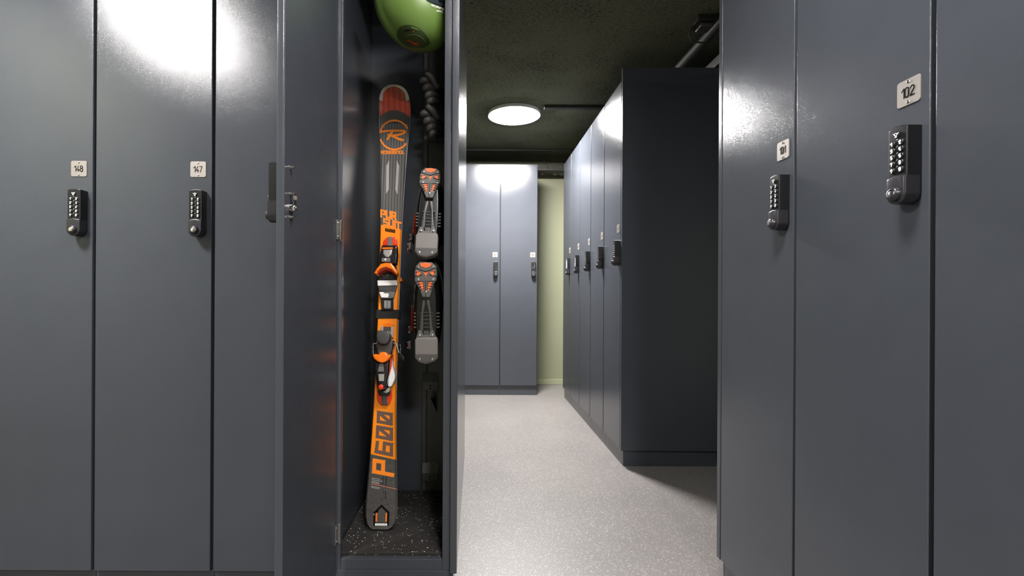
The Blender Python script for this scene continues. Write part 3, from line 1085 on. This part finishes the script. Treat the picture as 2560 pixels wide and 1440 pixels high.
def prnt_s(name, mat, strokes, wd, square=False, label=None, lift=0.0004):
    """print that follows the thinner ends of the ski"""
    mb = MB()
    for st in strokes:
        for i in range(len(st) - 1):
            a, b = Vector(st[i]), Vector(st[i + 1])
            d = (b - a)
            if d.length < 1e-6:
                continue
            d.normalize()
            nn = Vector((-d.y, d.x)) * wd / 2
            e = d * (wd / 2 if square else wd * 0.2)
            q = [a - e + nn, a - e - nn, b + e - nn, b + e + nn]
            lift += 0.00003
            top = [surf(p.x, p.y, lift) for p in q]
            mb.prism(top, [p + Vector((0, 0.0009, 0)) for p in top])
    return mb.obj(name, mat, SKI1, smooth=0, label=label)


ring = [(986 + 36.3 * math.cos(2 * PI * i / 40), 337.5 + 36.3 * math.sin(2 * PI * i / 40)) for i in range(41)]
clip = []
run = []
for p in ring:
    z = Q(*p)[1]
    x = Q(*p)[0]
    if abs(x) < hw(max(0, min(L, z))) - 0.0022:
        run.append(p)
    else:
        if len(run) > 1:
            clip.append(run)
        run = []
if len(run) > 1:
    clip.append(run)
for c_ in clip:
    prnt_s('logo_ring', 'orange_print', [c_], 4.2, label='orange arc of the logo ring')


def z6(pts):
    return [(940 + x / 13.09, 290 + y / 13.09) for x, y in pts]


prnt_s('logo_letter', 'orange_print', [
    z6([(180, 512), (330, 492), (560, 478), (800, 480), (930, 490), (955, 520), (930, 552), (840, 590), (700, 625), (560, 640)]),
    z6([(545, 500), (470, 610), (420, 690), (370, 770)]),
    z6([(400, 615), (520, 655), (640, 700), (760, 750), (900, 795)]),
    z6([(430, 625), (560, 660), (700, 740), (820, 790)])], 5.0, label='orange slanted letter R')
# word under the ring
LET = {
    'R': [[(0, 0), (0, 1), (.55, 1), (.55, .5), (0, .5)], [(.25, .5), (.6, 0)]],
    'O': [[(0, 0), (.6, 0), (.6, 1), (0, 1), (0, 0)]],
    'S': [[(.58, .95), (0, .95), (0, .5), (.6, .5), (.6, .05), (0, .05)]],
    'I': [[(0.05, 0), (0.05, 1)]],
    'G': [[(.6, .95), (0, .95), (0, .05), (.6, .05), (.6, .5), (.3, .5)]],
    'N': [[(0, 0), (0, .95), (.6, .95), (.6, 0)]],
    'L': [[(0, 1), (0, .05), (.55, .05)]],
    'P': [[(0, 0), (0, .95), (.6, .95), (.6, .45), (0, .45)]],
    'U': [[(0, 1), (0, .05), (.6, .05), (.6, 1)]],
    'T': [[(-.1, .93), (.7, .93)], [(.3, .9), (.3, 0)]],
    '6': [[(.58, .95), (0, .95), (0, .05), (.6, .05), (.6, .5), (0, .5)]],
    '0': [[(0, 0.02), (.6, 0.02), (.6, .98), (0, .98), (0, 0.02)], [(.08, .2), (.52, .8)]],
}


def word(txt, x0, y0, x1, y1, h, wf=0.9, adv=None):
    """letters between two baseline pixels; returns strokes in photo pixels"""
    n = len(txt)
    wid = [0.25 if c == 'I' else 0.86 for c in txt]
    tot = sum(wid)
    out = []
    acc = 0.0
    for c, wd in zip(txt, wid):
        bx = x0 + (x1 - x0) * acc / tot
        by = y0 + (y1 - y0) * acc / tot
        cw = (x1 - x0) / tot
        sl = (y1 - y0) / max(1e-6, (x1 - x0))
        for st in LET[c]:
            out.append([(bx + a * cw, by + a * cw * sl - b * h) for a, b in st])
        acc += wd
    return out


prnt_s('brand_word', 'orange_print', word('ROSSIGNOL', 953.5, 384.5, 1013.5, 384.5, 7.2), 1.9, True, label='orange lettering')
prnt('model_word', 'orange_print', word('PUR', 953.0, 541.5, 993.5, 549.5, 16.5) , 4.6, True, label='orange block lettering')
prnt('model_word', 'orange_print', word('SUIT', 960.0, 563.0, 1004.5, 573.0, 16.5), 4.4, True, label='orange block lettering')
prnt('model_number', 'ink', word('600', 964.0, 577.5, 989.5, 582.0, 6.2), 2.1, True)


def mk_meshprint():
    t = NT('diamond_mesh_print')
    co = t.n('ShaderNodeTexCoord').outputs['Object']
    sp = t.n('ShaderNodeSeparateXYZ')
    t.l(co, sp.inputs[0])
    a = t.math('ADD', sp.outputs[0], sp.outputs[2])
    b = t.math('SUBTRACT', sp.outputs[0], sp.outputs[2])
    k = 1 / 0.0085
    f = []
    for q in (a, b):
        f.append(t.math('ABSOLUTE', t.math('SUBTRACT', t.math('FRACT', t.math('MULTIPLY', q, k)), 0.5)))
    m = t.math('MAXIMUM', f[0], f[1])
    t.l(t.ramp(m, [(0.25, (0.24, 0.15, 0.115)), (0.42, (0.065, 0.03, 0.024))]), t.b.inputs['Base Color'])
    t.b.inputs['Roughness'].default_value = 0.35
    return t.m


M['mesh_print'] = mk_meshprint()


def g3(pts):
    return [(910 + x / 8.0, 1020 + y / 8.0) for x, y in pts]


# big block numerals, read upwards
prnt('big_numeral', 'mesh_print', [g3([(290, 85), (545, 128), (545, 320), (285, 270), (290, 85)]), g3([(330, 120), (510, 275)])], 8.0, True, label='dark slashed zero')
prnt('big_numeral', 'mesh_print', [g3([(275, 380), (548, 425), (548, 625), (265, 572), (275, 380)]), g3([(315, 415), (515, 580)])], 8.2, True, label='dark slashed zero')
prnt('big_numeral', 'mesh_print', [g3([(268, 690), (245, 868), (548, 932), (550, 730), (410, 705), (398, 880)])], 8.4, True, label='dark numeral six')
M['p_orange'] = M['orange_print']
prnt_s('big_letter', 'orange_print', [g3([(565, 1338), (200, 1270), (212, 1050), (385, 1080), (380, 1280)])], 9.8, True, label='orange letter P')
# small print and line on the tail
prnt_s('fine_line', 'pinkline', [[(927.5, 1209.5), (950, 1213.5), (992, 1223)]], 1.3)
fine = []
for i, (x1_, y_) in enumerate([(949, 1195), (957, 1199), (948, 1203), (947.5, 1206)]):
    x = 929.5
    while x < x1_:
        fine.append([(x, y_ + (x - 929) * 0.16), (x + 2.2, y_ + (x + 2.2 - 929) * 0.16)])
        x += 3.1
for y_ in (1215.5, 1218.5):
    x = 928.5
    while x < 948:
        fine.append([(x, y_ + (x - 929) * 0.16), (x + 2.2, y_ + (x + 2.2 - 929) * 0.16)])
        x += 3.1
prnt_s('fine_print', 'greyprint', fine, 1.2)


def g4(pts):
    return [(905 + x / 8.73, 1170 + y / 8.73) for x, y in pts]


prnt_s('tail_arrow', 'ink', [g4([(270, 1240), (272, 975), (425, 825), (575, 970), (565, 1240)]), g4([(300, 980), (340, 940)]), g4([(285, 1215), (560, 1220)])], 5.0, True)
prnt_s('tail_bar', 'orange', [g4([(316, 985), (312, 1165)])], 3.6, lift=0.0008)
prnt_s('tail_bar', 'orange', [g4([(533, 985), (527, 1165)])], 3.6, lift=0.0008)
prnt_s('barcode_label', 'white', [g4([(295, 1230), (540, 1233)])], 5.4, lift=0.0010)
bars = []
x = 318
while x < 525:
    bars.append(g4([(x, 1215), (x, 1248)]))
    x += random.choice((9, 13, 20))
prnt_s('barcode', 'greyprint', bars, 0.55, lift=0.0014)
prnt_s('tail_lettering', 'greyprint', [g4([(264, 1000), (260, 1165)])], 2.0, lift=0.0008)
# silver slots in the upper grey zone and scratches on the tail
for pts in ([(973, 400), (966, 415), (965, 484), (972, 474)], [(992, 400), (998, 415), (994, 486), (988, 474)]):
    q = [surf(*p) for p in pts]
    q2 = [p + Vector((0, 0.001, 0)) for p in q]
    MB().prism(q, q2).obj('silver_slot', 'silver', SKI1)
scr = [g4([(205, 90), (265, 205)]), g4([(165, 530), (255, 655), (330, 690), (440, 725)]), g4([(320, 480), (325, 660)]), g4([(435, 180), (440, 640)]), g4([(282, 520), (290, 640)]), g4([(318, 730), (305, 850)])]
prnt_s('scratch', 'dgrey_plastic', scr, 0.8)
scr2 = [g4([(525, 190), (520, 430)]), g4([(460, 190), (450, 360)]), g4([(520, 500), (512, 670)]), g4([(470, 530), (465, 545)]), g4([(430, 670), (440, 690)]), g4([(560, 780), (555, 810)])]
prnt_s('scratch', 'ink', scr2, 1.5)

# the second ski stands base to base behind the first
SKI2 = ski('rear ski of the pair, mostly hidden behind the front ski', SB @ T(0, 0.0006, 0) @ Matrix.Rotation(PI, 4, 'Z'))

# strap round both skis
z0, z1 = sv(796), sv(774.5)
wmax = 0.0415
so, yy = 0.0028, TS + 0.0006
outer = rrect(-wmax - so, wmax + so, -yy - so, yy + so, 0.006, 4)
innr = rrect(-wmax, wmax, -yy, yy, 0.0035, 4)
sr = MB()
n = len(outer)
rings = [[Vector((x, y, z0)) for x, y in outer], [Vector((x, y, z1)) for x, y in outer], [Vector((x, y, z1)) for x, y in innr], [Vector((x, y, z0)) for x, y in innr], [Vector((x, y, z0)) for x, y in outer]]
sr.rings(rings, cap=False)
tag(sr.obj('ski_strap', 'strap', None, SB), 'black fabric strap wrapped around the two skis', 'strap')

# ------------------------------------------------------------------ ski boots
ZK = 1 / (4.97 * F / 1.50)                    # metres per pixel of the boot drawing


def bz(zx, zy):
    return ((zx - 222) * ZK, (zy - 75) * ZK)


def pad(pts, h0, h1, bev=0.0):
    q = [bz(*p) for p in pts]
    return MB().prism([(x, h0, -l) for x, l in q], [(x, h1, -l) for x, l in q], bev)


def sec(h, l0, l1, wd, n=28, pw=2.4, taper=0.86):
    out = []
    c, a = (l0 + l1) / 2, (l1 - l0) / 2
    for k in range(n):
        t = 2 * PI * k / n
        cx, cl = math.cos(t), math.sin(t)
        x = math.copysign(abs(cx) ** (2 / pw), cx)
        l = math.copysign(abs(cl) ** (2 / pw), cl)
        f = taper + (1 - taper) * (l + 1) / 2
        out.append(Vector((x * wd * f, h, -(c + a * l))))
    return out


def boot(label, basis):
    b = thing('ski_boot', label, 'ski boot', basis, 'pair of ski boots')
    sh = cached('bshell', lambda: MB().rings([sec(0.006, 0.012, 0.300, 0.030), sec(0.012, 0.004, 0.306, 0.037), sec(0.024, -0.004, 0.306, 0.0445), sec(0.045, -0.008, 0.303, 0.0485), sec(0.065, -0.010, 0.292, 0.0495),
                                              sec(0.085, -0.012, 0.268, 0.049), sec(0.105, -0.012, 0.232, 0.0485), sec(0.125, -0.013, 0.198, 0.048), sec(0.150, -0.014, 0.172, 0.0475)]).mesh('lower_shell', 60))
    link('lower_shell', sh, 'boot_shell', b)
    cf = cached('bcuff', lambda: MB().rings([sec(0.108, -0.014, 0.176, 0.0500), sec(0.125, -0.018, 0.178, 0.0525), sec(0.19, -0.024, 0.166, 0.054), sec(0.25, -0.030, 0.158, 0.0560), sec(0.300, -0.034, 0.150, 0.0575), sec(0.302, -0.028, 0.142, 0.051), sec(0.27, -0.022, 0.138, 0.048)]).mesh('cuff', 50))
    link('cuff', cf, 'boot_shell', b)
    ln = cached('bliner', lambda: MB().rings([sec(0.262, -0.022, 0.138, 0.0475), sec(0.318, -0.026, 0.140, 0.050), sec(0.322, -0.020, 0.132, 0.044), sec(0.27, -0.016, 0.124, 0.040)]).mesh('liner', 60))
    link('liner', ln, 'leather', b)
    hp = cached('heelpad', lambda: pad([(150, 75), (300, 80), (350, 125), (362, 230), (355, 300), (322, 360), (275, 517), (180, 517), (135, 400), (85, 320), (82, 200), (100, 125)], -0.006, 0.018, 0.0035).mesh('heel_pad'))
    hpo = link('heel_pad', hp, 'rubber_d', b, label='grey rubber heel pad with orange inserts')
    tp = cached('toepad', lambda: pad([(84, 1045), (110, 1014), (352, 1014), (367, 1050), (367, 1272), (332, 1312), (225, 1348), (130, 1325), (84, 1270)], -0.006, 0.018, 0.0035).mesh('toe_pad'))
    tpo = link('toe_pad', tp, 'rubber', b, label='grey rubber toe pad')
    tt = cached('toetab', lambda: pad([(98, 1020), (130, 925), (172, 938), (186, 985), (262, 985), (272, 938), (312, 925), (348, 1020)], -0.004, 0.016, 0.0015).mesh('toe_tab'))
    link('toe_tab', tt, 'rubber_d', tpo)
    tx = cached('toetex', lambda: pad([(92, 1222), (360, 1222), (360, 1268), (328, 1303), (225, 1338), (135, 1316), (92, 1266)], -0.0066, -0.004, 0.0003).mesh('tread_zone'))
    link('tread_zone', tx, 'dgrey_plastic', tpo)
    def tread():
        mb = MB()
        for r in range(5):
            for c in range(10):
                x, y = 108 + c * 25 + (r % 2) * 12, 1234 + r * 17
                if y > 1300 and (x < 150 or x > 300):
                    continue
                q = pad([(x - 9, y), (x, y - 5), (x + 9, y), (x, y + 5)], -0.0074, -0.006)
                mb.add(q.v, q.f)
        return mb.mesh('tread_blocks', 0)
    link('tread_blocks', cached('tread', tread), 'rubber', tpo)
    # orange inserts and dark grooves of the heel
    for i, pts in enumerate([[(150, 95), (225, 82), (295, 98), (285, 130), (225, 152), (165, 130)], [(190, 195), (222, 212), (258, 195), (228, 245), (224, 295), (218, 245)],
                             [(112, 180), (165, 210), (130, 258), (112, 240)], [(328, 172), (275, 210), (312, 250), (328, 235)],
                             [(135, 325), (190, 325), (196, 432), (178, 430)], [(305, 325), (258, 330), (246, 432), (262, 435)]]):
        me = cached(('ins', i), lambda: pad(pts, -0.0068, -0.003, 0.0006).mesh('insert'))
        link('insert', me, 'rubber_orange', hpo)

    def grooves():
        mb = MB()
        for a, c in [((95, 150), (222, 195)), ((350, 150), (222, 195)), ((85, 255), (180, 235)), ((360, 255), (265, 235)), ((86, 320), (205, 318)), ((355, 318), (240, 318)), ((222, 300), (222, 515)),
                     ((120, 352), (200, 345)), ((325, 345), (245, 345)), ((135, 392), (205, 372)), ((312, 380), (245, 372)), ((150, 425), (205, 405)), ((300, 412), (245, 405)), ((100, 205), (150, 195)), ((345, 200), (300, 190))]:
            d = Vector((c[0] - a[0], c[1] - a[1])).normalized() * 2.6
            q = pad([(a[0] - d.y, a[1] + d.x), (a[0] + d.y, a[1] - d.x), (c[0] + d.y, c[1] - d.x), (c[0] - d.y, c[1] + d.x)], -0.0072, -0.003)
            mb.add(q.v, q.f)
        return mb.mesh('groove_lines', 0)
    link('groove_lines', cached('grooves', grooves), 'ink', hpo)
    scr_me = cached('bscrew', lambda: MB().lathe([(0, 0), (0.0036, 0), (0.0034, 0.0012), (0.0014, 0.0018), (0.0010, 0.0010), (0, 0.0010)], 12, RX).mesh('screw'))
    for i, (x, y) in enumerate([(128, 138), (313, 135), (128, 293), (314, 292), (222, 446), (144, 987), (300, 986), (143, 1283), (300, 1283)]):
        q = bz(x, y)
        link('screw', scr_me, 'white_plastic' if i > 6 else 'chrome', hpo if i < 5 else tpo, T(q[0], -0.0058, -q[1]))
    # ribbed shank between the pads
    def shank():
        mb = MB()
        for pts in ([(178, 560), (212, 545), (212, 600), (190, 700), (186, 935), (140, 935), (160, 720)], [(268, 560), (232, 545), (232, 600), (258, 700), (264, 935), (310, 935), (285, 720)]):
            q = pad(pts, 0.0, 0.02, 0.002)
            mb.add(q.v, q.f)
        return mb.mesh('shank')
    so_ = link('shank', cached('shank', shank), 'dgrey_plastic', b)

    def ribs_():
        mb = MB()
        for y in (700, 742, 790, 838, 886):
            q = pad([(188, y), (262, y), (262, y + 8), (188, y + 8)], 0.004, 0.02)
            mb.add(q.v, q.f)
        for i in range(6):
            y = 700 + i * 38
            for x, s in ((172, -1), (278, 1)):
                q = pad([(x, y), (x + s * 30, y + 14), (x + s * 30, y + 20), (x, y + 8)], -0.001, 0.012)
                mb.add(q.v, q.f)
        for i in range(5):
            y = 715 + i * 44
            for x, s in ((150, -1), (300, 1)):
                q = pad([(x, y), (x + s * 85, y - 10), (x + s * 88, y + 6), (x, y + 16)], 0.010, 0.03)
                mb.add(q.v, q.f)
        return mb.mesh('shank_ribs')
    link('shank_ribs', cached('sribs', ribs_), 'dgrey_plastic', so_)
    lg = cached('bplate', lambda: pad([(192, 935), (258, 935), (262, 975), (245, 990), (205, 990), (190, 975)], -0.003, 0.01, 0.001).mesh('shank_label'))
    link('shank_label', lg, 'dgrey_plastic', so_)
    # orange side panel, buckles along the outer side
    sp = cached('bside', lambda: MB().rings([[Vector((-0.0470, 0.030, -l)) + Vector((-0.002 * math.sin(PI * i / 8), 0, 0)), Vector((-0.0495 - 0.002 * math.sin(PI * i / 8), 0.034 + 0.016 * math.sin(PI * i / 8), -l)), Vector((-0.0470, 0.046 + 0.022 * math.sin(PI * i / 8), -l))]
                                             for i, l in enumerate([0.150 + 0.0085 * k for k in range(9)])]).mesh('side_panel'))
    link('side_panel', sp, 'redorange', b)
    for i, (l, h, wdt) in enumerate([(0.262, 0.055, 0.026), (0.215, 0.085, 0.026), (0.150, 0.150, 0.03), (0.130, 0.225, 0.03)]):
        bk = cached(('bk', i), lambda: MB().box(-0.0605, -0.0535, h - 0.020, h + 0.022, -l - wdt / 2, -l + wdt / 2, 0.003).mesh('buckle'))
        bo = link('buckle', bk, 'dgrey_plastic', b)
        w_ = cached(('bkw', i), lambda: MB().tube([(-0.054, h - 0.014, -l - wdt * .34), (-0.0635, h - 0.012, -l - wdt * .34), (-0.0640, h + 0.024, -l - wdt * .30), (-0.0640, h + 0.024, -l + wdt * .30), (-0.0635, h - 0.012, -l + wdt * .34), (-0.054, h - 0.014, -l + wdt * .34)], 0.0017, 8).mesh('wire'))
        link('wire', w_, 'chrome', bo)
        tb_ = cached(('bkt', i), lambda: MB().box(-0.0660, -0.0615, h + 0.004, h + 0.020, -l - wdt / 4, -l + wdt / 4, 0.0015).mesh('tab'))
        link('tab', tb_, 'redorange', bo)
    return b


hb2 = at(1064, 655, 1.505)
boot('lower ski boot hung sole outward, nearer the locker floor', T(hb2.x, 1.507, hb2.z) @ Matrix.Rotation(rad(-0.6), 4, 'Y'))
hb1 = at(1077, 421, 1.600)
boot('upper ski boot hung sole outward and tilted back at the heel', T(hb1.x, 1.602, hb1.z) @ Matrix.Rotation(rad(1.2), 4, 'Y') @ Matrix.Rotation(rad(-17.5), 4, 'X'))
for px_, z_, ar in ((1070, hb2.z - 0.07, 0.24), (1078, hb1.z - 0.02, 0.17)):
    o = holder(px_, 733, ar)
    o.matrix_basis = T((hb2.x if ar > .2 else hb1.x) - X145, YB - 0.035 - Y0, z_)

# ------------------------------------------------------------------ gloves
def glove(name, label, palm, tips, bases, thumb, cuff):
    mb = MB()
    P0 = Vector(palm)
    # palm as a loft from cuff to knuckles
    kn = sum((Vector(b) for b in bases), Vector()) / len(bases)
    c = Vector(cuff)
    ax = (kn - c).normalized()
    span = (Vector(bases[-1]) - Vector(bases[0]))
    sd = (span - ax * span.dot(ax)).normalized()
    nn = ax.cross(sd)
    hwid = span.length / 2 + 0.010
    rr = []
    for f, a, t in ((0, .62, .022), (.18, .60, .021), (.35, .74, .020), (.6, .98, .019), (.85, 1.0, .016), (1.0, .92, .012), (1.06, .7, .007)):
        ctr = c + (kn - c) * f
        rr.append([ctr + sd * hwid * a * math.cos(2 * PI * k / 16) + nn * t * math.sin(2 * PI * k / 16) for k in range(16)])
    mb.rings(rr)
    o = mb.obj(name, 'leather', None, smooth=60)
    tag(o, label, 'glove', 'pair of gloves')
    for b, t in zip(bases, tips):
        b, t = Vector(b), Vector(t)
        c1 = b.lerp(t, 0.62) - Vector((0, 0.011, -0.004))
        e_ = t.lerp(b, 0.10) + Vector((0, 0.006, -0.003))
        pts = [b - (t - b) * 0.3] + [b * (1 - f) ** 2 + c1 * 2 * f * (1 - f) + e_ * f * f for f in (0, .15, .3, .45, .6, .75, .88, 1)]
        MB().finger(pts, [0.0130, 0.0140, 0.0141, 0.0140, 0.0138, 0.0135, 0.0131, 0.0125, 0.0112]).obj('finger', 'leather', o, smooth=60)
    MB().finger([Vector(p) for p in thumb], [0.013, 0.0125, 0.0110]).obj('thumb', 'leather', o, smooth=60)
    # cuff band with a pull loop
    rr = []
    for f, a in ((-0.06, .68), (-0.05, .72), (.08, .70), (.09, .64)):
        ctr = c + (kn - c) * f
        rr.append([ctr + sd * hwid * a * math.cos(2 * PI * k / 16) + nn * 0.025 * math.sin(2 * PI * k / 16) for k in range(16)])
    MB().rings(rr).obj('cuff_band', 'strap', o, smooth=60)
    return o


YG = 1.80
g = lambda px, py, dy=0.0: at(px, py, YG + dy)
glove('glove', 'upper dark leather glove on the rack, fingers pointing left', g(1088, 232), [g(1052, 197, -.03), g(1060, 216, -.035), g(1066, 236, -.035), g(1070, 253, -.03)],
      [g(1080, 207), g(1083, 222, -.005), g(1086, 238, -.005), g(1088, 253)], [g(1093, 215, -.02), g(1078, 192, -.035), g(1068, 184, -.04)], g(1104, 240, .10))
glove('glove', 'lower dark leather glove on the rack, just above the upper boot', g(1090, 315), [g(1054, 280, -.03), g(1062, 300, -.035), g(1070, 319, -.035), g(1076, 335, -.03)],
      [g(1082, 291), g(1086, 305, -.005), g(1089, 319, -.005), g(1091, 333)], [g(1094, 292, -.02), g(1080, 275, -.035), g(1071, 268, -.04)], g(1106, 322, .10))
for py_ in (240, 322):
    o = holder(1085, py_, 0.10)
    cc = loc145(g(1104, py_, .10))
    o.matrix_basis = T(px1 - X145 - 0.045, YB - 0.035 - Y0, cc.z)

# ------------------------------------------------------------------ helmet
HC = at(1033, 27, 1.625)
HA, HBv, HY = 0.146, 0.112, 0.112
RT = Matrix.Rotation(rad(45), 4, 'Y')         # long axis towards lower right
HM = T(*HC) @ RT
he = thing('ski_helmet', 'green ski helmet hanging upside down at the top of the locker', 'helmet', T(*HC))


def helmet_shell(scale, zcut):
    b = bmesh.new()
    bmesh.ops.create_uvsphere(b, u_segments=48, v_segments=32, radius=1)
    for v in b.verts:
        p = RT @ Vector((v.co.x * HA * scale, v.co.y * HY * scale, v.co.z * HBv * scale))
        v.co = p
    bmesh.ops.bisect_plane(b, geom=b.verts[:] + b.edges[:] + b.faces[:], plane_co=(0, 0, zcut), plane_no=(-0.25, 0, 1), clear_outer=True)
    return b


b = helmet_shell(1.0, 0.075)
mb = MB().bm(b)
b.free()
o = mb.obj('shell', 'green_shell', he, smooth=60)
sd_ = o.modifiers.new('thick', 'SOLIDIFY')
sd_.thickness = 0.004
sd_.offset = -1
b = helmet_shell(0.955, 0.070)
mb = MB().bm(b)
b.free()
o = mb.obj('liner', 'dark', he, smooth=60)
sd_ = o.modifiers.new('thick', 'SOLIDIFY')
sd_.thickness = 0.012
sd_.offset = -1
HMI = HM.inverted()


def hsurf(px, py, lift=0.001):
    o_ = HMI @ Vector((0, 0, H))
    d_ = HMI.to_3x3() @ (at(px, py, 1.0) - Vector((0, 0, H)))
    sc = Vector((1 / HA, 1 / HY, 1 / HBv))
    o2 = Vector((o_.x * sc.x, o_.y * sc.y, o_.z * sc.z))
    d2 = Vector((d_.x * sc.x, d_.y * sc.y, d_.z * sc.z))
    A, B_, C_ = d2.dot(d2), 2 * o2.dot(d2), o2.dot(o2) - 1
    disc_ = B_ * B_ - 4 * A * C_
    if disc_ < 0:
        k = -B_ / (2 * A)
    else:
        k = (-B_ - math.sqrt(disc_)) / (2 * A)
    p = o_ + d_ * k
    nrm = Vector((p.x / HA ** 2, p.y / HY ** 2, p.z / HBv ** 2)).normalized()
    p = p + nrm * lift
    return (RT @ p), (RT.to_3x3() @ nrm)


def chaikin(pts, n=2):
    for _ in range(n):
        q = []
        for a, b in zip(pts, pts[1:] + pts[:1]):
            q += [(a[0] * .75 + b[0] * .25, a[1] * .75 + b[1] * .25), (a[0] * .25 + b[0] * .75, a[1] * .25 + b[1] * .75)]
        pts = q
    return pts


def hpatch(name, mat, pts, lift=0.0012, depth=0.003, label=None):
    pts = chaikin(list(pts))
    c = Vector((sum(p[0] for p in pts) / len(pts), sum(p[1] for p in pts) / len(pts)))
    mb = MB()
    n = len(pts)
    rings = []
    for f in (1.0, 0.84, 0.68, 0.52, 0.36, 0.2, 0.02):
        rings.append([hsurf(c.x + (p[0] - c.x) * f, c.y + (p[1] - c.y) * f, lift)[0] for p in pts])
    base = []
    for p in pts:
        q, nn = hsurf(p[0], p[1], lift)
        base.append(q - nn * depth)
    mb.rings([base] + rings, cap=True)
    return mb.obj(name, mat, he, smooth=40, label=label)


def hz(*pts):
    return [(900 + x / 6.5435, y / 6.5435) for x, y in pts]


def hstroke(name, mat, strokes, wd, lift=0.0014, label=None):
    mb = MB()
    for st in strokes:
        for a, c in zip(st, st[1:]):
            a, c = Vector(a), Vector(c)
            d = (c - a).normalized()
            nn = Vector((-d.y, d.x)) * wd / 2
            q = [a + nn, a - nn, c - nn, c + nn]
            top = [hsurf(p.x, p.y, lift) for p in q]
            mb.prism([p for p, _ in top], [p - n_ * 0.002 for p, n_ in top])
    return mb.obj(name, mat, he, smooth=0, label=label)


hpatch('crown_trim', 'green_dark', hz((640, 440), (740, 400), (860, 408), (980, 462), (1080, 560), (1140, 660), (1150, 720), (1050, 780), (900, 790), (750, 745), (640, 660), (590, 560)), 0.0014, label='dark green crown trim')
hpatch('vent_slot', 'dark', hz((715, 502), (760, 470), (830, 478), (862, 492), (800, 508), (730, 514)), 0.0022)
hpatch('lit_facet', 'green_shell', hz((822, 430), (860, 438), (960, 470), (985, 500), (930, 486), (860, 466)), 0.0022)  # lit facet of the dark trim, its brightness painted in lighter shell green
hstroke('rim_highlight', 'green_shell', [hz((760, 590), (820, 566), (890, 560), (960, 580), (1020, 620), (1075, 675))], 1.3, 0.0022)  # highlight along the trim's rim, drawn as a lighter green stroke
hstroke('badge', 'redorange', [hz((775, 655), (820, 660), (850, 690)), hz((820, 672), (880, 700), (950, 712)), hz((855, 690), (900, 722), (945, 726)), hz((868, 510), (892, 520))], 0.8, 0.0026, label='small orange badge')
hpatch('visor', 'visor', [(1060, -2), (1084, 9), (1105, 17), (1112, 20), (1116, -8), (1098, -24), (1070, -20)], 0.003, 0.004, label='smoke grey visor edge')
hpatch('visor_button', 'chrome', disc(1098, 2, 4.5, 12), 0.0055, 0.003)
# upside-down lettering below the visor
LC = {'P': [[(0, 0), (0, 1), (.55, 1), (.55, .5), (0, .5)]], 'r': [[(0, 0), (0, .65), (.35, .65)]], 'o': [[(0, 0), (.5, 0), (.5, .65), (0, .65), (0, 0)]], 't': [[(.2, 1), (.2, 0), (.45, 0)], [(0, .65), (.45, .65)]],
      'e': [[(.5, 0), (0, 0), (0, .65), (.5, .65), (.5, .33), (0, .33)]], 'c': [[(.5, 0), (0, 0), (0, .65), (.5, .65)]], 'i': [[(.1, 0), (.1, .65)]], 'n': [[(0, 0), (0, .65), (.5, .65), (.5, 0)]],
      'S': [[(.55, 1), (0, 1), (0, .52), (.55, .52), (.55, 0), (0, 0)]], 'w': [[(0, .65), (.12, 0), (.3, .5), (.48, 0), (.6, .65)]]}


def inv_word(txt, x0, y0, dx, slope, h):
    """upside-down word, first letter at the right end (x0,y0)"""
    out = []
    x = x0
    for ch in txt:
        for st in LC[ch]:
            out.append([(x - a * dx, (y0 + (x - a * dx - x0) * slope) + b * h) for a, b in st])
        x -= dx * (0.45 if ch == 'i' else 0.82)
    return out


hstroke('lettering', 'white', inv_word('Protection', 1108.5, 20.5, 4.1, 0.30, 5.4), 1.0, label='small white upside-down lettering')
hstroke('lettering', 'white', inv_word('Sweet', 1106.5, 28.5, 4.1, 0.20, 4.6), 1.0, label='small white upside-down lettering')
# hook the helmet hangs on
hk = MB()
hl = loc145(HC)
hk.tube([(hl.x + 0.02, LD_ - 0.01, hl.z + 0.10), (hl.x + 0.02, hl.y + 0.13, hl.z + 0.115), (hl.x + 0.015, hl.y + 0.06, hl.z + 0.115), (hl.x + 0.01, hl.y + 0.03, hl.z + 0.06), (hl.x + 0.01, hl.y + 0.005, hl.z + 0.0)], 0.007, 10)
hk.box(hl.x - 0.01, hl.x + 0.05, LD_ - 0.008, LD_ - 0.002, hl.z + 0.06, hl.z + 0.14, 0.001, 1)
hk.obj('helmet_hook', 'bracket', L145)
